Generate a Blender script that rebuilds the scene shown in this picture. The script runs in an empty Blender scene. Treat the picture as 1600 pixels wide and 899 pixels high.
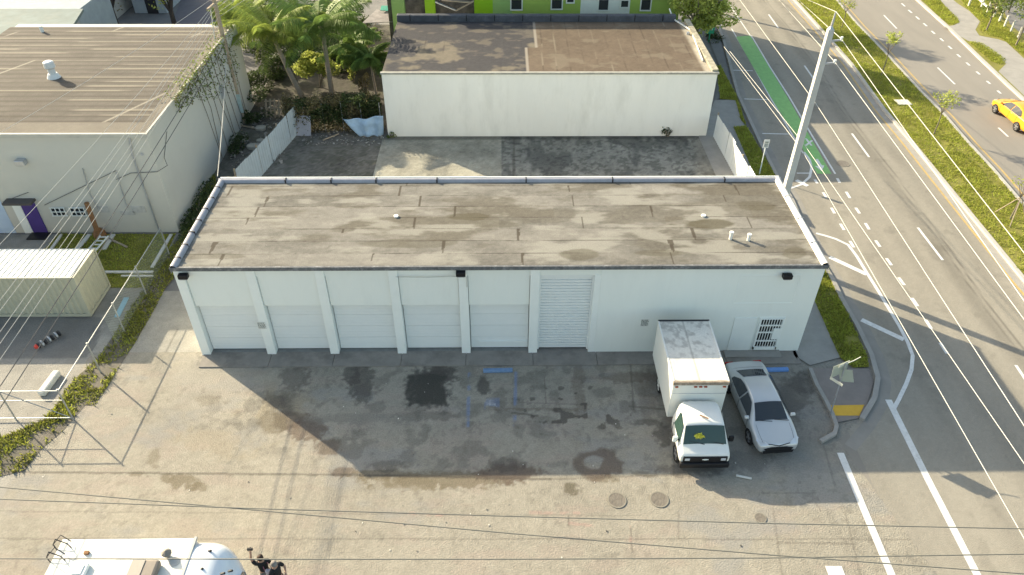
import bpy, math, random
import numpy as np
from mathutils import Vector
R = math.radians
random.seed(7); RNG = np.random.default_rng(11)
SC = bpy.context.scene; COL = SC.collection

# ---------------------------------------------------------------- camera, sky, sun
F_PX, PITCH, YAW, ROLL, CAMH = 1157.2, .6803, .0177, .0067, 24.0
fw = Vector((math.sin(YAW)*math.cos(PITCH), math.cos(YAW)*math.cos(PITCH), -math.sin(PITCH)))
r0 = Vector((math.cos(YAW), -math.sin(YAW), 0)); d0 = fw.cross(r0)
rt = r0*math.cos(ROLL)-d0*math.sin(ROLL); dn = r0*math.sin(ROLL)+d0*math.cos(ROLL)
cam = bpy.data.objects.new('camera', bpy.data.cameras.new('camera')); COL.objects.link(cam)
from mathutils import Matrix
M = Matrix((rt, -dn, -fw)).transposed().to_4x4(); M.translation = (0, 0, CAMH)
cam.matrix_world = M
cam.data.sensor_width = 36; cam.data.lens = F_PX/1600*36; cam.data.clip_end = 2000; cam.data.clip_start = .1
SC.camera = cam
SUN = Vector((8.55, -6.80, -5.165)).normalized()
W = bpy.data.worlds.new("World"); SC.world = W; W.use_nodes = True
nt = W.node_tree; bg = nt.nodes['Background']; sky = nt.nodes.new('ShaderNodeTexSky')
sky.sky_type = 'NISHITA'; sky.sun_disc = False; sky.sun_elevation = R(25.3); sky.sun_rotation = R(-51.5)
sky.air_density = 1.0; sky.dust_density = 2.0; sky.ozone_density = 1.0
tint = nt.nodes.new('ShaderNodeVectorMath'); tint.operation = 'MULTIPLY'; tint.inputs[1].default_value = (1.05, 1.0, .85)   # warm white balance
nt.links.new(sky.outputs[0], tint.inputs[0]); nt.links.new(tint.outputs[0], bg.inputs[0]); bg.inputs[1].default_value = .106
sl = bpy.data.lights.new('sun', 'SUN'); sl.energy = 3.35; sl.angle = R(.5); sl.color = (1, .87, .63)
so = bpy.data.objects.new('sun', sl); COL.objects.link(so); so.rotation_euler = SUN.to_track_quat('-Z', 'Y').to_euler()
so.location = (-60, 60, 60)
SC.view_settings.view_transform = 'Standard'; SC.view_settings.look = 'None'
SC.view_settings.exposure = 1.7; SC.view_settings.gamma = 1
SC.render.resolution_x = 1024; SC.render.resolution_y = 575
SC.render.engine = 'CYCLES'

# ---------------------------------------------------------------- measuring: a photo pixel to a place in the world
def ray(u, v):
    U = (u-800)/F_PX; V = (v-449.5)/F_PX
    a = U*math.cos(ROLL)+V*math.sin(ROLL); b = -U*math.sin(ROLL)+V*math.cos(ROLL)
    d = (a, math.cos(PITCH)-b*math.sin(PITCH), -math.sin(PITCH)-b*math.cos(PITCH))
    return (d[0]*math.cos(YAW)+d[1]*math.sin(YAW), -d[0]*math.sin(YAW)+d[1]*math.cos(YAW), d[2])
def G(u, v, z=0.):
    d = ray(u, v); t = (z-CAMH)/d[2]; return (d[0]*t, d[1]*t)
def G3(u, v, z=0.): x, y = G(u, v, z); return (x, y, z)
def VT(u, v, Y):                     # on the vertical plane y=Y
    d = ray(u, v); t = Y/d[1]; return (d[0]*t, Y, CAMH+d[2]*t)
def pix(X, Y, Z=0.):
    Z = Z-CAMH; x = X*np.cos(YAW)-Y*np.sin(YAW); y = X*np.sin(YAW)+Y*np.cos(YAW)
    d = y*np.cos(PITCH)-Z*np.sin(PITCH); u = y*np.sin(PITCH)+Z*np.cos(PITCH); a = x/d*F_PX; b = -u/d*F_PX
    return 800+a*np.cos(ROLL)-b*np.sin(ROLL), 449.5+a*np.sin(ROLL)+b*np.cos(ROLL)
def GP(pts, z=0.): return [G(u, v, z) for u, v in pts]

# ---------------------------------------------------------------- noise in numpy
def _h(ix, iy, s):
    n = (ix.astype(np.int64)*374761393 + iy.astype(np.int64)*668265263 + s*974634777) & 0xFFFFFFFF
    n = ((n ^ (n >> 13))*1274126177) & 0xFFFFFFFF
    return ((n ^ (n >> 16)) & 0xFFFF)/65535.
def vn(x, y, s=0):
    ix = np.floor(x); iy = np.floor(y); fx = x-ix; fy = y-iy
    fx = fx*fx*(3-2*fx); fy = fy*fy*(3-2*fy)
    a = _h(ix, iy, s); b = _h(ix+1, iy, s); c = _h(ix, iy+1, s); d = _h(ix+1, iy+1, s)
    return (a*(1-fx)+b*fx)*(1-fy)+(c*(1-fx)+d*fx)*fy
def fbm(x, y, s=0, o=5):
    t = 0; a = .5; n = 0
    for i in range(o):
        t = t+a*vn(x*2**i+i*17.3, y*2**i-i*9.1, s+i*31); n += a; a *= .55
    return t/n
def ss(a, b, x): t = np.clip((x-a)/(b-a), 0, 1); return t*t*(3-2*t)

# ---------------------------------------------------------------- materials
MATS = {}
def mat(name, col, rough=.8, var=.12, scale=1.5, metal=0., bump=.0, bscale=30, spec=.3, grime=0., gcol=(.12, .11, .09), gscale=.6, island=0., stretch=(1, 1, 1), coat=0., transl=0., wave=None):
    if name in MATS: return MATS[name]
    m = bpy.data.materials.new(name); m.use_nodes = True; t = m.node_tree; N = t.nodes; L = t.links
    b = N['Principled BSDF']; b.inputs['Roughness'].default_value = rough; b.inputs['Metallic'].default_value = metal
    b.inputs['Specular IOR Level'].default_value = spec; b.inputs['Coat Weight'].default_value = coat
    co = N.new('ShaderNodeTexCoord'); mp = N.new('ShaderNodeMapping'); mp.inputs['Scale'].default_value = stretch
    L.new(co.outputs['Object'], mp.inputs[0]); vec = mp.outputs[0]
    n = N.new('ShaderNodeTexNoise'); n.inputs['Scale'].default_value = scale; n.inputs['Detail'].default_value = 8; n.inputs['Roughness'].default_value = .65
    L.new(vec, n.inputs['Vector'])
    mr = N.new('ShaderNodeMapRange'); mr.inputs[1].default_value = .3; mr.inputs[2].default_value = .7
    mr.inputs[3].default_value = 1-var; mr.inputs[4].default_value = 1+var; L.new(n.outputs[0], mr.inputs[0])
    mu = N.new('ShaderNodeVectorMath'); mu.operation = 'SCALE'; mu.inputs[0].default_value = col; L.new(mr.outputs[0], mu.inputs['Scale'])
    out = mu.outputs[0]
    if island:
        g = N.new('ShaderNodeNewGeometry'); m2 = N.new('ShaderNodeMapRange'); m2.inputs[3].default_value = 1-island; m2.inputs[4].default_value = 1+island
        L.new(g.outputs['Random Per Island'], m2.inputs[0]); s2 = N.new('ShaderNodeVectorMath'); s2.operation = 'SCALE'
        L.new(out, s2.inputs[0]); L.new(m2.outputs[0], s2.inputs['Scale']); out = s2.outputs[0]
    if grime:
        n2 = N.new('ShaderNodeTexNoise'); n2.inputs['Scale'].default_value = gscale; n2.inputs['Detail'].default_value = 10; n2.inputs['Roughness'].default_value = .7
        L.new(vec, n2.inputs['Vector']); m3 = N.new('ShaderNodeMapRange'); m3.inputs[1].default_value = .5; m3.inputs[2].default_value = .72; m3.inputs[4].default_value = grime
        L.new(n2.outputs[0], m3.inputs[0]); mx = N.new('ShaderNodeMix'); mx.data_type = 'RGBA'
        L.new(m3.outputs[0], mx.inputs[0]); L.new(out, mx.inputs[6]); mx.inputs[7].default_value = (*gcol, 1); out = mx.outputs[2]
    L.new(out, b.inputs['Base Color'])
    if bump:
        n3 = N.new('ShaderNodeTexNoise'); n3.inputs['Scale'].default_value = bscale; n3.inputs['Detail'].default_value = 4; L.new(vec, n3.inputs['Vector'])
        bp = N.new('ShaderNodeBump'); bp.inputs['Strength'].default_value = bump; bp.inputs['Distance'].default_value = .05
        L.new(n3.outputs[0], bp.inputs['Height']); L.new(bp.outputs[0], b.inputs['Normal'])
    if transl:
        tr = N.new('ShaderNodeBsdfTranslucent'); L.new(out, tr.inputs[0]); ms = N.new('ShaderNodeMixShader'); ms.inputs[0].default_value = transl
        L.new(b.outputs[0], ms.inputs[1]); L.new(tr.outputs[0], ms.inputs[2]); L.new(ms.outputs[0], N['Material Output'].inputs[0])
    MATS[name] = m; return m
def attrmat(name, rough=.9, bump=.35, bscale=25, fine=.10, spec=.25):
    m = mat(name, (1, 1, 1), rough, fine, 14, bump=bump, bscale=bscale, spec=spec)
    t = m.node_tree; a = t.nodes.new('ShaderNodeAttribute'); a.attribute_name = 'Col'
    for n in t.nodes:
        if n.type == 'VECT_MATH': t.links.new(a.outputs['Color'], n.inputs[0])
    return m
white_wall = mat('white_wall_paint', (.80, .82, .77), .7, .035, .8, grime=.28, gcol=(.60, .60, .55), gscale=.8, stretch=(1.4, 1.4, .3), bump=.05, bscale=12)
white_trim = mat('white_trim_paint', (.81, .83, .79), .6, .03, 1.2)
old_white = mat('old_white_wall', (.83, .81, .75), .75, .04, .5, grime=.45, gcol=(.60, .58, .52), gscale=.55, stretch=(1.2, 1.2, .35), bump=.08, bscale=8)
cream_wall = mat('cream_grey_stucco', (.55, .53, .47), .8, .05, .5, grime=.35, gcol=(.42, .42, .38), gscale=.5, bump=.08, bscale=10)
grey_metal = mat('galvanised_metal', (.45, .47, .50), .45, .12, 3, metal=.6, grime=.3, gcol=(.25, .24, .22), gscale=2)
flash_metal = mat('roof_flashing', (.33, .33, .36), .6, .12, 3, metal=.1, grime=.5, gcol=(.3, .3, .33), gscale=2.5)
dark_metal = mat('dark_metal', (.03, .03, .035), .5, .2, 3)
blackm = mat('black_plastic', (.012, .012, .014), .5, .2, 3)
rubber = mat('tyre_rubber', (.02, .02, .02), .85, .2, 8)
glass_dark = mat('dark_glass', (.02, .025, .03), .08, .1, 1, spec=.6)
road_paint = mat('white_road_paint', (.62, .62, .60), .7, .1, 4, grime=.55, gcol=(.35, .34, .32), gscale=6)
yellow_paint = mat('yellow_road_paint', (.45, .32, .12), .7, .15, 4, grime=.95, gcol=(.34, .29, .20), gscale=5)
green_paint = mat('green_bike_lane_paint', (.22, .44, .15), .75, .12, 3, grime=.4, gcol=(.16, .28, .12), gscale=2.5)
asphalt = mat('road_asphalt', (.245, .225, .195), .92, .09, .5, bump=.25, bscale=40, grime=.35, gcol=(.19, .18, .165), gscale=.35, stretch=(1, .16, 1))
asphalt2 = mat('pavement_asphalt', (.17, .165, .16), .92, .14, .7, bump=.25, bscale=40, grime=.35, gcol=(.12, .115, .11), gscale=.5)
concrete = mat('sidewalk_concrete', (.30, .285, .26), .9, .10, 1.3, bump=.2, bscale=25, grime=.3, gcol=(.2, .19, .17), gscale=1)
kerbm = mat('kerb_concrete', (.42, .40, .36), .85, .12, 2, grime=.35, gcol=(.25, .24, .22), gscale=2, bump=.2, bscale=20)
gutterm = mat('gutter_concrete', (.31, .295, .27), .9, .12, 1.2, bump=.15, bscale=20, grime=.4, gcol=(.24, .22, .19), gscale=1)
dirt = mat('dirt_ground', (.15, .135, .11), .95, .25, .8, bump=.5, bscale=10, grime=.6, gcol=(.08, .085, .05), gscale=.5)
turf = mat('turf_soil', (.20, .19, .04), .95, .25, 1.2, bump=.5, bscale=12, grime=.5, gcol=(.17, .15, .07), gscale=.8)
grassm = mat('grass_blades', (.34, .37, .06), .7, .25, .8, island=.35, transl=.45, grime=.55, gcol=(.30, .25, .07), gscale=.7)
grass_dry = mat('dry_grass_blades', (.19, .19, .06), .8, .25, 1, island=.4, transl=.3)
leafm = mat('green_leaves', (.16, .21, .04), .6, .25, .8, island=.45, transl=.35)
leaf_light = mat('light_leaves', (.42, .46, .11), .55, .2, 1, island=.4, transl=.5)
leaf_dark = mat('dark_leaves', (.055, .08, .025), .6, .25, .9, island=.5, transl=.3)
leaf_brown = mat('dry_vines', (.15, .13, .06), .8, .35, .7, island=.55, transl=.25)
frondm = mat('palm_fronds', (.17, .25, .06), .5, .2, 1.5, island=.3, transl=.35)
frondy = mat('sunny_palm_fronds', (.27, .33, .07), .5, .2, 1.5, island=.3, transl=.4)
bark = mat('bark', (.20, .17, .13), .9, .25, 5, bump=.5, bscale=20)
palm_bark = mat('palm_bark', (.32, .28, .23), .9, .2, 4, bump=.6, bscale=14, stretch=(1, 1, 5))
wood = mat('weathered_wood', (.36, .29, .21), .85, .2, 3, stretch=(1, 1, 6))
wood_brown = mat('brown_wood', (.25, .13, .06), .8, .2, 3, stretch=(1, 1, 6))
poleconc = mat('concrete_pole', (.52, .51, .48), .8, .08, 1.5, grime=.2, gcol=(.35, .34, .32))
wirem = mat('aluminium_cable', (.52, .50, .45), .6, .05, 1)
wired = mat('dark_cable', (.08, .08, .08), .6, .1, 1)

# ---------------------------------------------------------------- object helpers
BASE = {}
def link(o): COL.objects.link(o); return o
def tag(o, label, cat, group=None):
    o['label'] = label; o['category'] = cat
    if group: o['group'] = group
    return o
def thing(name, label, cat, loc=(0, 0, 0), rz=0, group=None):
    o = link(bpy.data.objects.new(name, None)); o.location = loc; o.rotation_euler = (0, 0, rz); o.empty_display_size = .2
    BASE[o.name] = Vector(loc) if rz == 0 else None
    return tag(o, label, cat, group)
class MB:
    def __init__(s): s.v = []; s.f = []
    def add(s, vs, fs):
        n = len(s.v); s.v += [tuple(v) for v in vs]; s.f += [tuple(i+n for i in f) for f in fs]; return s
    def box(s, x0, y0, z0, x1, y1, z1):
        return s.add([(x0, y0, z0), (x1, y0, z0), (x1, y1, z0), (x0, y1, z0), (x0, y0, z1), (x1, y0, z1), (x1, y1, z1), (x0, y1, z1)],
                     [(0, 3, 2, 1), (4, 5, 6, 7), (0, 1, 5, 4), (1, 2, 6, 5), (2, 3, 7, 6), (3, 0, 4, 7)])
    def beam(s, a, b, w, h=None, up=(0, 0, 1)):         # box from a to b
        h = h or w; a = Vector(a); b = Vector(b); d = (b-a).normalized(); u = Vector(up)
        if abs(d.dot(u)) > .95: u = Vector((0, 1, 0))
        r = d.cross(u).normalized(); u = r.cross(d)
        vs = [p+r*sx*w/2+u*sy*h/2 for p in (a, b) for sx, sy in ((-1, -1), (1, -1), (1, 1), (-1, 1))]
        return s.add(vs, [(3, 2, 1, 0), (4, 5, 6, 7), (0, 1, 5, 4), (1, 2, 6, 5), (2, 3, 7, 6), (3, 0, 4, 7)])
    def tube(s, pts, r, n=8, cap=True):
        pts = [Vector(p) for p in pts]; rr = r if hasattr(r, '__len__') else [r]*len(pts); vs = []
        for i, p in enumerate(pts):
            d = (pts[min(i+1, len(pts)-1)]-pts[max(i-1, 0)]).normalized(); u = Vector((0, 0, 1)) if abs(d.z) < .9 else Vector((0, 1, 0))
            a = d.cross(u).normalized(); b = a.cross(d)
            vs += [p+(a*math.cos(2*math.pi*k/n)+b*math.sin(2*math.pi*k/n))*rr[i] for k in range(n)]
        fs = [(i*n+k, i*n+(k+1) % n, (i+1)*n+(k+1) % n, (i+1)*n+k) for i in range(len(pts)-1) for k in range(n)]
        if cap: fs += [tuple(range(n))[::-1], tuple((len(pts)-1)*n+k for k in range(n))]
        return s.add(vs, fs)
    def prism(s, poly, z0, z1):
        n = len(poly); a = sum(poly[i][0]*poly[(i+1) % n][1]-poly[(i+1) % n][0]*poly[i][1] for i in range(n))
        if a < 0: poly = poly[::-1]
        return s.add([(x, y, z0) for x, y in poly]+[(x, y, z1) for x, y in poly],
                     [tuple(range(n))[::-1], tuple(range(n, 2*n))]+[(i, (i+1) % n, n+(i+1) % n, n+i) for i in range(n)])
    def sheet(s, poly, z):
        n = len(poly); a = sum(poly[i][0]*poly[(i+1) % n][1]-poly[(i+1) % n][0]*poly[i][1] for i in range(n))
        if a < 0: poly = poly[::-1]
        return s.add([(x, y, z) for x, y in poly], [tuple(range(n))])
    def ribbon(s, pts, w, z0, z1=None, off=0.):
        P = [Vector(p) for p in pts]; L_ = []; R_ = []
        for i, p in enumerate(P):
            d = (P[min(i+1, len(P)-1)]-P[max(i-1, 0)]).normalized(); n = Vector((-d.y, d.x)); c = p+n*off
            L_.append(c+n*w/2); R_.append(c-n*w/2)
        for i in range(len(P)-1):
            q = [R_[i], R_[i+1], L_[i+1], L_[i]]
            if z1 is None: s.add([(a.x, a.y, z0) for a in q], [(0, 1, 2, 3)])
            else: s.add([(a.x, a.y, z0) for a in q]+[(a.x, a.y, z1) for a in q],
                        [(4, 5, 6, 7), (0, 1, 5, 4), (2, 3, 7, 6)]+([(3, 0, 4, 7)] if i == 0 else [])+([(1, 2, 6, 5)] if i == len(P)-2 else []))
        return s
    def build(s, name, m, parent=None, world=True, smooth=False, bevel=0, sub=0, solid=0):
        vs = s.v
        if parent is not None and world:
            b = BASE.get(parent.name) or Vector((0, 0, 0)); vs = [(x-b.x, y-b.y, z-b.z) for x, y, z in s.v]
        me = bpy.data.meshes.new(name); me.from_pydata(vs, [], s.f); me.materials.append(m)
        if smooth: me.polygons.foreach_set('use_smooth', [True]*len(me.polygons))
        o = link(bpy.data.objects.new(name, me)); o.parent = parent
        BASE[o.name] = BASE.get(parent.name) if parent is not None else Vector((0, 0, 0))
        if solid: q = o.modifiers.new('s', 'SOLIDIFY'); q.thickness = solid
        if bevel: q = o.modifiers.new('b', 'BEVEL'); q.width = bevel; q.segments = 2; q.limit_method = 'ANGLE'
        if sub: q = o.modifiers.new('u', 'SUBSURF'); q.levels = sub; q.render_levels = sub
        return o
def struct(name, mb, m): o = mb.build(name, m); o['kind'] = 'structure'; return o
def copy_tree(o, parent=None):
    c = link(o.copy()); c.parent = parent
    for k in o.children: copy_tree(k, c)
    return c
def grid(name, x0, x1, y0, y1, res, z, fn, m, parent=None, zf=None, mask=None):
    nx = int((x1-x0)/res)+2; ny = int((y1-y0)/res)+2
    X, Y = np.meshgrid(np.linspace(x0, x1, nx), np.linspace(y0, y1, ny)); X = X.ravel(); Y = Y.ravel()
    C = np.clip(fn(X, Y), .004, .95); Z = np.full_like(X, z) if zf is None else zf(X, Y)
    b = BASE.get(parent.name) if parent is not None else Vector((0, 0, 0))
    co = np.stack([X-b.x, Y-b.y, Z-b.z], 1).astype(np.float32)
    i = np.arange(nx*ny).reshape(ny, nx); q = np.stack([i[:-1, :-1], i[:-1, 1:], i[1:, 1:], i[1:, :-1]], -1).reshape(-1, 4)
    if mask is not None:
        cx = X[q].mean(1); cy = Y[q].mean(1); q = q[mask(cx, cy)]
    me = bpy.data.meshes.new(name); me.vertices.add(len(co)); me.vertices.foreach_set('co', co.ravel())
    me.loops.add(q.size); me.loops.foreach_set('vertex_index', q.ravel().astype(np.int32)); me.polygons.add(len(q))
    me.polygons.foreach_set('loop_start', np.arange(0, q.size, 4, dtype=np.int32)); me.update(calc_edges=True)
    a = me.color_attributes.new('Col', 'FLOAT_COLOR', 'POINT'); a.data.foreach_set('color', np.concatenate([C, np.ones((len(C), 1))], 1).astype(np.float32).ravel())
    me.materials.append(m); o = link(bpy.data.objects.new(name, me)); o.parent = parent; BASE[o.name] = b
    return o
def tris(name, V, Fc, m, parent=None, world=True):     # numpy verts (n,3), faces (k,3|4)
    if parent is not None and world:
        b = BASE.get(parent.name) or Vector((0, 0, 0)); V = V-np.array(b)
    me = bpy.data.meshes.new(name); me.vertices.add(len(V)); me.vertices.foreach_set('co', V.astype(np.float32).ravel())
    k = Fc.shape[1]; me.loops.add(Fc.size); me.loops.foreach_set('vertex_index', Fc.ravel().astype(np.int32)); me.polygons.add(len(Fc))
    me.polygons.foreach_set('loop_start', np.arange(0, Fc.size, k, dtype=np.int32)); me.update(calc_edges=True)
    me.materials.append(m); o = link(bpy.data.objects.new(name, me)); o.parent = parent
    BASE[o.name] = BASE.get(parent.name) if parent is not None else Vector((0, 0, 0))
    return o
def leaves(P, size, flat=.5):                          # one leaf (a bent diamond) per point
    n = len(P); d = RNG.normal(size=(n, 3)); d[:, 2] *= flat; d /= np.linalg.norm(d, axis=1)[:, None]
    e = RNG.normal(size=(n, 3)); e -= (e*d).sum(1)[:, None]*d; e /= np.linalg.norm(e, axis=1)[:, None]
    s = size*RNG.uniform(.6, 1.3, n)[:, None]
    V = np.stack([P-d*s*.5, P+e*s*.26, P+d*s*.5+np.array([0, 0, -.15])*s, P-e*s*.26], 1).reshape(-1, 3)
    return V, np.arange(4*n).reshape(n, 4)
def blob_points(c, r, n, lumps=7, hollow=.35):
    c = np.array(c); r = np.array(r); L_ = RNG.normal(size=(lumps, 3)); L_ /= np.linalg.norm(L_, axis=1)[:, None]
    L_ = L_*RNG.uniform(.35, .75, (lumps, 1))*r; rad = RNG.uniform(.28, .5, lumps)
    k = RNG.integers(0, lumps, n); d = RNG.normal(size=(n, 3)); d /= np.linalg.norm(d, axis=1)[:, None]
    q = L_[k]+d*(RNG.uniform(hollow, 1, n)**.5*rad[k])[:, None]*r
    return c+q
def inpoly(x, y, poly):
    ins = np.zeros(len(x), bool); n = len(poly)
    for i in range(n):
        x1, y1 = poly[i]; x2, y2 = poly[(i+1) % n]
        c = ((y1 > y) != (y2 > y)) & (x < (x2-x1)*(y-y1)/(y2-y1+1e-12)+x1); ins ^= c
    return ins
def grass(name, poly, dens, h, m, z=0., thin=.42):
    xs = [p[0] for p in poly]; ys = [p[1] for p in poly]; A = (max(xs)-min(xs))*(max(ys)-min(ys)); n = int(A*dens)
    x = RNG.uniform(min(xs), max(xs), n); y = RNG.uniform(min(ys), max(ys), n)
    k = inpoly(x, y, poly) & (fbm(x*.9, y*.9, 5, 4) > thin*RNG.uniform(.6, 1.2, n)); x = x[k]; y = y[k]; n = len(x)
    a = RNG.uniform(0, 6.28, n); hh = h*RNG.uniform(.4, 1.3, n)*(.5+fbm(x, y, 9, 3)); w = .035+.25*hh
    lx = RNG.normal(size=n)*hh*.6; ly = RNG.normal(size=n)*hh*.6
    V = np.stack([np.stack([x-np.cos(a)*w*.5, y-np.sin(a)*w*.5, np.full(n, z)], 1), np.stack([x+np.cos(a)*w*.5, y+np.sin(a)*w*.5, np.full(n, z)], 1),
                  np.stack([x+lx, y+ly, z+hh], 1)], 1).reshape(-1, 3)
    o = tris(name, V, np.arange(3*n).reshape(n, 3), m); o['kind'] = 'stuff'; return o

# ================================================================ THE SETTING
XL, XR, YF, YB, HB = -13.82, 13.78, 24.83, 31.87, 5.165      # the long white building
struct('ground', MB().sheet([(-400, -300), (500, -300), (500, 600), (-400, 600)], -.03), asphalt2)

# paving of the lot with its stains, joints and worn paint
def ell(u, v, cx, cy, rx, ry, soft=.35, nz=None, amp=.5):
    d = np.sqrt(((u-cx)/rx)**2+((v-cy)/ry)**2)
    if nz is not None: d = d+(nz-.5)*amp*2
    return 1-ss(1-soft, 1+soft*.3, d)
def seg(u, v, x0, y0, x1, y1, w, nz=None):
    dx, dy = x1-x0, y1-y0; t = np.clip(((u-x0)*dx+(v-y0)*dy)/(dx*dx+dy*dy), 0, 1)
    d = np.hypot(u-x0-t*dx, v-y0-t*dy)
    if nz is not None: d = d+(nz-.5)*3
    return 1-ss(w*.5, w, d)
def lot_col(X, Y):
    u, v = pix(X, Y); n1 = fbm(X*.35, Y*.35, 1); n2 = fbm(X*1.7, Y*1.7, 2); n3 = fbm(X*6, Y*6, 3, 4); n4 = fbm(X*.8+9, Y*2.2, 4)
    u = u+(n2-.5)*14; v = v+(n3-.5)*5+(n2-.5)*6
    base = np.array([.285, .262, .215])[None]*(1+(n1-.5)*.3+(n2-.5)*.22+(n3-.5)*.28+(vn(X*14, Y*14, 12)-.5)*.14)[:, None]
    def blend(C, col, m): return C*(1-m[:, None])+np.array(col)[None]*m[:, None]
    C = base
    C = blend(C, (.30, .25, .21), ss(.52, .7, n4)*.4)
    C = blend(C, (.24, .235, .22), ss(.55, .75, fbm(X*.5+4, Y*.9, 8))*.6)
    asp = ss(1046, 1056, u)*(1-ss(735, 745, v+(n2-.5)*10))                 # the darker asphalt at the right end
    C = blend(C, np.array([.185, .178, .165]), asp*.4*(.8+.4*n2).clip(0, 1))
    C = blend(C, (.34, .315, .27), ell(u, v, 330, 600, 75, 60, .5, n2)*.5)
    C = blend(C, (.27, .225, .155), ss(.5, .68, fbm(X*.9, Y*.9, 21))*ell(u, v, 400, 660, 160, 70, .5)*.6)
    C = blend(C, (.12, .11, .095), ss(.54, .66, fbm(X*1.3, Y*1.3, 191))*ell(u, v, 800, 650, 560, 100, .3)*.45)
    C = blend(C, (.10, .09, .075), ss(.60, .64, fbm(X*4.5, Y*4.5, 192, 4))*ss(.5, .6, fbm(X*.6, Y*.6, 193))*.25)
    dark = (.075, .066, .058); brown = (.115, .085, .065); wet = (.15, .125, .085)
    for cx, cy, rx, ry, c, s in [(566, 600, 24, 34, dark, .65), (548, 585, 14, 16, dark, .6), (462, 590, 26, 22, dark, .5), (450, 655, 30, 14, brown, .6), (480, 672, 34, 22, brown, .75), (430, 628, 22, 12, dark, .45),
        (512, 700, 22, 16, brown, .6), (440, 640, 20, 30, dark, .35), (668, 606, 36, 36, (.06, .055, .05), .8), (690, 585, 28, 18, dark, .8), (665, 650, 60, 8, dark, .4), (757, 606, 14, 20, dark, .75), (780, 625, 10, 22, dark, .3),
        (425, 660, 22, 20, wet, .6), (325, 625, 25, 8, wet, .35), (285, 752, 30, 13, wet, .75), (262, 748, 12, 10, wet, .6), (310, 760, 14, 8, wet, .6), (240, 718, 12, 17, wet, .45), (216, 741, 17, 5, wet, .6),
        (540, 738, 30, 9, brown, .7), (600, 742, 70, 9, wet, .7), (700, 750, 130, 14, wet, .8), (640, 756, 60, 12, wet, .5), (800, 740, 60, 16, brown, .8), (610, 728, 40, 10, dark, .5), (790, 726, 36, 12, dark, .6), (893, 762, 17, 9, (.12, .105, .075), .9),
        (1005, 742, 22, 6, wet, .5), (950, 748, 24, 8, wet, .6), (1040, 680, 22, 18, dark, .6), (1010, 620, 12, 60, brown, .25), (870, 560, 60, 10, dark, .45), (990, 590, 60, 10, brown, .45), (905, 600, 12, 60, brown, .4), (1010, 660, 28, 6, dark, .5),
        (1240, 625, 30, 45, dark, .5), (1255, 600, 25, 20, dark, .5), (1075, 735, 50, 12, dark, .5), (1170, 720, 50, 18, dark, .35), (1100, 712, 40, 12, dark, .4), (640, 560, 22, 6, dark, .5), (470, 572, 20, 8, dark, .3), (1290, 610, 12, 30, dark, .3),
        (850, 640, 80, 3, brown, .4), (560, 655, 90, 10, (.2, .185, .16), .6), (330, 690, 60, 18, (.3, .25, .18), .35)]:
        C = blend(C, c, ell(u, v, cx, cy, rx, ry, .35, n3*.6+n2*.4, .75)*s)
    ring = ell(u, v, 934, 726, 38, 26, .2, n2, .5)*(1-ell(u, v, 928, 722, 18, 11, .3, n2, .3)); C = blend(C, brown, ring*.75)
    patch = (ss(634, 637, u)*(1-ss(694, 697, u))*ss(584, 587, v)*(1-ss(630, 634, v))); C = blend(C, (.055, .053, .045), patch*.8)   # a square repair, black with oil
    sp = ss(.70, .74, vn(X*3.1, Y*3.1, 77)*.75+n3*.25); C = blend(C, (.07, .06, .05), sp*ell(u, v, 900, 640, 150, 55, .6)*.75)
    uu, vv = pix(X, Y); j = (n3-.5)*2
    for x0, y0, x1, y1, w, s in [(30, 738, 520, 742, 2.2, .55), (520, 742, 860, 749, 2.5, .6), (860, 749, 1060, 742, 2, .35), (0, 842, 1520, 843, 1.6, .35), (0, 799, 1000, 806, 1.4, .25), (888, 808, 888, 822, 1.8, .6), (985, 826, 988, 862, 1.6, .45),
        (1060, 800, 1060, 842, 1.5, .35), (1052, 605, 1053, 742, 2, .35), (1208, 795, 1222, 899, 2, .3), (1320, 800, 1345, 899, 2, .3), (1215, 848, 1340, 850, 2, .35), (1275, 785, 1282, 800, 1.5, .3), (1190, 770, 1272, 771, 1.5, .3),
        (640, 600, 655, 610, 1.5, .2), (985, 565, 990, 640, 2, .45), (800, 645, 840, 650, 2, .5), (851, 590, 853, 630, 1.5, .4), (800, 629, 900, 632, 1.5, .3), (1288, 700, 1305, 760, 2, .3), (983, 635, 1040, 640, 2, .4), (150, 800, 160, 899, 1, .1)]:
        C = blend(C, (.07, .06, .05), seg(uu, vv+j, x0, y0, x1, y1, w, None)*s)
    worn = ss(.38, .55, fbm(X*3.5, Y*3.5, 55, 4))
    for x0, y0, x1, y1, w in [(733, 583, 731, 668, 3.2), (806, 583, 804, 667, 3.2)]: C = blend(C, (.16, .22, .36), seg(uu, vv, x0, y0, x1, y1, w)*.6*worn)
    C = blend(C, (.13, .2, .38), (np.maximum(np.abs(uu-768)/12, np.abs(vv-631)/9) < 1)*.38*worn)
    for x0, y0, x1, y1 in [(766, 625, 766, 632), (766, 632, 773, 632), (773, 632, 775, 637), (763, 630, 762, 636), (762, 636, 768, 638)]: C = blend(C, (.5, .5, .5), seg(uu, vv, x0, y0, x1, y1, 1.6)*.35*worn)
    for x0, y0, x1, y1 in [(828, 801, 905, 802), (890, 818, 930, 822), (984, 824, 986, 850), (640, 802, 690, 806)]: C = blend(C, (.36, .22, .19), seg(uu, vv, x0, y0, x1, y1, 3)*.4*worn)
    return C
lotm = attrmat('stained_lot_paving', bump=.6, bscale=18, fine=.16)
o = grid('parking_lot_pavement', -19, 17.5, 9, 25.2, .055, .0, lot_col, lotm); o['kind'] = 'structure'
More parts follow.
